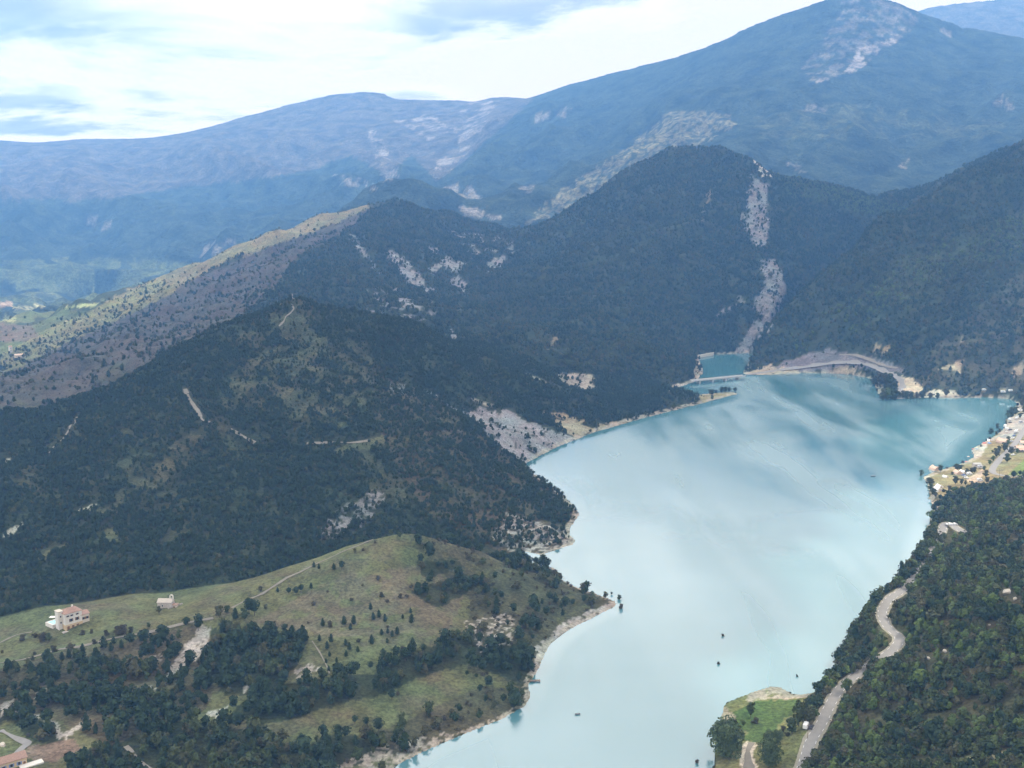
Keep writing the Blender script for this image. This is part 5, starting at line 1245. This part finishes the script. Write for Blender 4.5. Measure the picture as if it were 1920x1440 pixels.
tx, ty = np.exp(lr) * np.sin(th), np.exp(lr) * np.cos(th); tz = hgt(tx, ty)
rg = reg[ii, jj]; dn = DEN[ii, jj]; hu = HUE[ii, jj]
patch = fbm(tx / 55, ty / 55, 3) * 1.3 + rng.normal(0, .33, len(tx))
kinds = np.where(patch > 0.12, 1, np.where(patch > -0.15, 0, 2))                  # oldpine, pine, oak
kinds = np.where(rng.random(len(tx)) < hu, np.where(patch > 0.3, 2, 3), kinds)
wide_ = fbm(tx / 190 + 3, ty / 190, 3)
kinds = np.where((rg == 1) & (kinds == 2) & (rng.random(len(tx)) < 0.6), 1, kinds)
kinds = np.where(((rg == 2) | (rg == 3)) & (rng.random(len(tx)) < 0.38 + 0.9 * wide_), 2, kinds)
kinds = np.where((rg == 5) & (rng.random(len(tx)) < 0.45), 2, kinds)
kinds = np.where((dn < 0.6) & (rng.random(len(tx)) < 0.85 - 0.5 * dn), 4, kinds)
base_h = np.array([6.2, 6.6, 5.0, 5.2, 1.5])[kinds]
hts = base_h * np.exp(rng.normal(0, 0.24, len(tx))) * np.where(rg == 1, 0.52, np.where(np.hypot(tx, ty) > 1000, 0.92, 1.0)) * np.where((rg == 1) & (dn < 0.6), 0.8, 1) * np.where(rg == 5, 0.86, 1)
wid = np.array([1.12, 1.0, 1.05, 1.05, 1.15])[kinds] * np.exp(rng.normal(0, 0.12, len(tx)))
# leave open what the photo shows between the trees
bx, by, bd = project(tx, ty, tz); hpx = hts / bd * F; wpx = hpx * 0.28
keep = tz > 0.12
keep |= (bx < 330) & (bd > 1500)
for p in road[::4]:
    qx, qy, qd = project(*p)
    vis_ = 1106 < qy < 1228 or 1266 < qy < 1400 or (978 < qy < 995 and qx < 1800)
    if not vis_: continue
    w_ = 3.6 / qd * F
    keep &= ~((np.abs(bx - qx) < w_ + wpx * 0.6) & (by > qy - 2) & (by - hpx < qy + 1) & (bd < qd + 5))
for ln, hw in tracks:
    for p in ln[::2]:
        qx, qy, qd = project(*p)
        keep &= ~((np.abs(bx - qx) < hw / qd * F + wpx * 0.5) & (by > qy) & (by - hpx * 0.85 < qy) & (bd < qd + 2) & (bd > qd - 60))
for qx, qy, qr, qd in clear_px:
    keep &= ~((np.abs(bx - qx) < qr + wpx) & (by > qy - qr) & (by - hpx < qy + qr) & (bd < qd + 3) & (bd > qd - 90))
P = np.stack([tx, ty, tz - 0.1], 1)
labels = ['dark pine and oak woods on the grassy hill by the near shore', 'dense dark forest covering the pointed wooded hill', 'blue-green forest on the two rocky hills behind the bridge',
          'forest of mixed greens on the steep hill right of the channel', '', 'mixed forest covering the slope above the winding road']
names = ['hill_woods', 'hill_forest', 'rocky_hill_forest', 'steep_forest', '', 'roadside_forest']
print('TREES', len(P), keep.sum(), [int((keep & (rg == k)).sum()) for k in range(6)])
for k in (0, 1, 2, 3, 5):
    m = keep & (rg == k)
    if m.sum(): wood(names[k], labels[k], P[m], kinds[m], hts[m], wid[m])

# ------------------------------------------------------------------ clouds overhead: their shadows lie over the left hills and the near right corner
cm_, t, b = new_mat('cloud')
t.nodes.remove(b)
df = N(t, 'ShaderNodeBsdfDiffuse'); df.inputs[0].default_value = (0.9, 0.9, 0.9, 1)
tr = N(t, 'ShaderNodeBsdfTranslucent'); tr.inputs[0].default_value = (0.85, 0.87, 0.9, 1)
mx = N(t, 'ShaderNodeMixShader'); mx.inputs[0].default_value = 0.35
L(t, df.outputs[0], mx.inputs[1]); L(t, tr.outputs[0], mx.inputs[2])
tp = N(t, 'ShaderNodeBsdfTransparent'); mx2 = N(t, 'ShaderNodeMixShader'); mx2.inputs[0].default_value = 0.30
L(t, mx.outputs[0], mx2.inputs[1]); L(t, tp.outputs[0], mx2.inputs[2])   # thin enough for some sun to come through
L(t, mx2.outputs[0], [n for n in t.nodes if n.type == 'OUTPUT_MATERIAL'][0].inputs[0])
CLZ = 2300.0
def cloud(label, shade, seed, cell=35.0, jit=60.0, thick=240.0):
    """shade: outline on the ground, (x, y, z); the cloud stands where the sun throws that shadow"""
    pts = []
    for x, y, z in shade:
        s = (CLZ - z) / SUN.z; pts.append((x + SUN.x * s, y + SUN.y * s))
    xs = [p[0] for p in pts]; ys = [p[1] for p in pts]
    gx = np.arange(min(xs) - 150, max(xs) + 150, cell); gy = np.arange(min(ys) - 150, max(ys) + 150, cell)
    X, Y = np.meshgrid(gx, gy, indexing='ij')
    m = inpoly(X + jit * fbm(X / 170 + seed, Y / 170, 4, 0.6), Y + jit * fbm(X / 170, Y / 170 + seed, 4, 0.6), pts)
    f = blur(m.astype(float), 3, 2)
    th_ = np.sqrt(np.clip(f, 0, 1)) * thick * (0.75 + 0.6 * np.abs(fbm(X / 260 + seed, Y / 260, 4, 0.6)))
    Zt = CLZ + th_; Zb = CLZ - 30 * f * (1 + fbm(X / 120, Y / 120, 3))
    c = m[:-1, :-1]
    ii, jj = np.nonzero(c); ny = len(gy)
    q = np.stack([ii * ny + jj, (ii + 1) * ny + jj, (ii + 1) * ny + jj + 1, ii * ny + jj + 1], 1)
    used, inv = np.unique(q, return_inverse=True); q = inv.reshape(q.shape); n = len(used)
    V = np.concatenate([np.stack([X.ravel()[used], Y.ravel()[used], Zt.ravel()[used]], 1), np.stack([X.ravel()[used], Y.ravel()[used], Zb.ravel()[used]], 1)])
    Fc = [tuple(f_) for f_ in q] + [tuple(reversed([v + n for v in f_])) for f_ in q.tolist()]
    ed = {}
    for f_ in q.tolist():
        for a, b_ in zip(f_, f_[1:] + f_[:1]): ed[(a, b_)] = 1
    for a, b_ in ed:
        if (b_, a) not in ed: Fc.append((b_, a, a + n, b_ + n))
    o = obj('cloud', V, Fc, 'cloud', smooth=True)
    tag(o, label, 'cloud', 'clouds drifting over the lake')
    return o
def gpt(px, py, D): return tuple(at_d(px, py, D))
cloud('broad flat cloud whose shadow covers the left hills and the far channel', [(-2600,-1800,40),(300,-1800,100),(150,-300,100),(90,250,30),(72,440,0),(95,540,0),(140,620,0),(185,720,0),(250,830,0),(300,900,0),(325,1000,0),(370,1120,0),(470,1240,0),(500,1330,0),(500,1440,10),(480,1600,60),  # unseen part left and behind is added to dim sky light and haze
      (520,1750,100),(620,1960,160),(760,2150,200),(860,2450,230),gpt(1690,405,2690),gpt(1570,398,2560),gpt(1443,352,2480),gpt(1400,290,2580),gpt(1320,262,2720),gpt(1200,300,2770),gpt(1060,390,2840),gpt(960,420,2830),gpt(850,396,2800),
      gpt(742,385,2700),gpt(700,396,2660),gpt(640,426,2500),gpt(540,460,2400),gpt(420,500,2310),gpt(310,552,2190),gpt(200,598,2070),gpt(0,696,1860),(-1300,1500,-30),(-2600,1200,20)], 1)
cloud('small cloud whose shadow darkens the near forest corner', [(95,380,20),(140,430,20),(190,470,40),(260,520,60),(340,540,80),(700,540,100),(800,-300,120),(300,-300,120),(120,250,60)], 5, cell=16, jit=26, thick=120)
cloud('ragged cloud whose shadow lies on the steep hill right of the channel', [gpt(1400,690,1600),gpt(1500,548,1740),gpt(1650,405,1905),gpt(1850,300,2090),gpt(1990,230,2200),gpt(1990,380,2000),gpt(1850,412,1860),gpt(1720,450,1790),
      gpt(1640,512,1690),gpt(1590,585,1600),gpt(1640,625,1540),gpt(1760,590,1580),gpt(1850,555,1640),gpt(1990,505,1720),gpt(1990,590,1530),gpt(1840,625,1490),gpt(1740,650,1450),gpt(1690,690,1400),gpt(1560,690,1480)], 21, cell=20, jit=35, thick=160)
# ------------------------------------------------------------------ haze in the air
hz_, t, b = new_mat('haze')
t.nodes.remove(b)
pv = N(t, 'ShaderNodeVolumePrincipled')
pv.inputs['Color'].default_value = (0.18, 0.45, 1.0, 1); pv.inputs['Absorption Color'].default_value = (0.36, 0.36, 0.36, 1)
pv.inputs['Density'].default_value = 1.15e-4; pv.inputs['Anisotropy'].default_value = 0.1
L(t, pv.outputs[0], [n for n in t.nodes if n.type == 'OUTPUT_MATERIAL'][0].inputs['Volume'])
x0, x1, y0, y1, z0, z1 = -9000, 9000, -1500, 8900, -140, 1690
V = [(x, y, z) for z in (z0, z1) for y in (y0, y1) for x in (x0, x1)]
hb = obj('haze', V, [(0,2,3,1),(4,5,7,6),(0,1,5,4),(2,6,7,3),(0,4,6,2),(1,3,7,5)], 'haze')
tag(hb, 'pale blue summer haze filling the air over lake and mountains', 'haze', None, 'stuff')
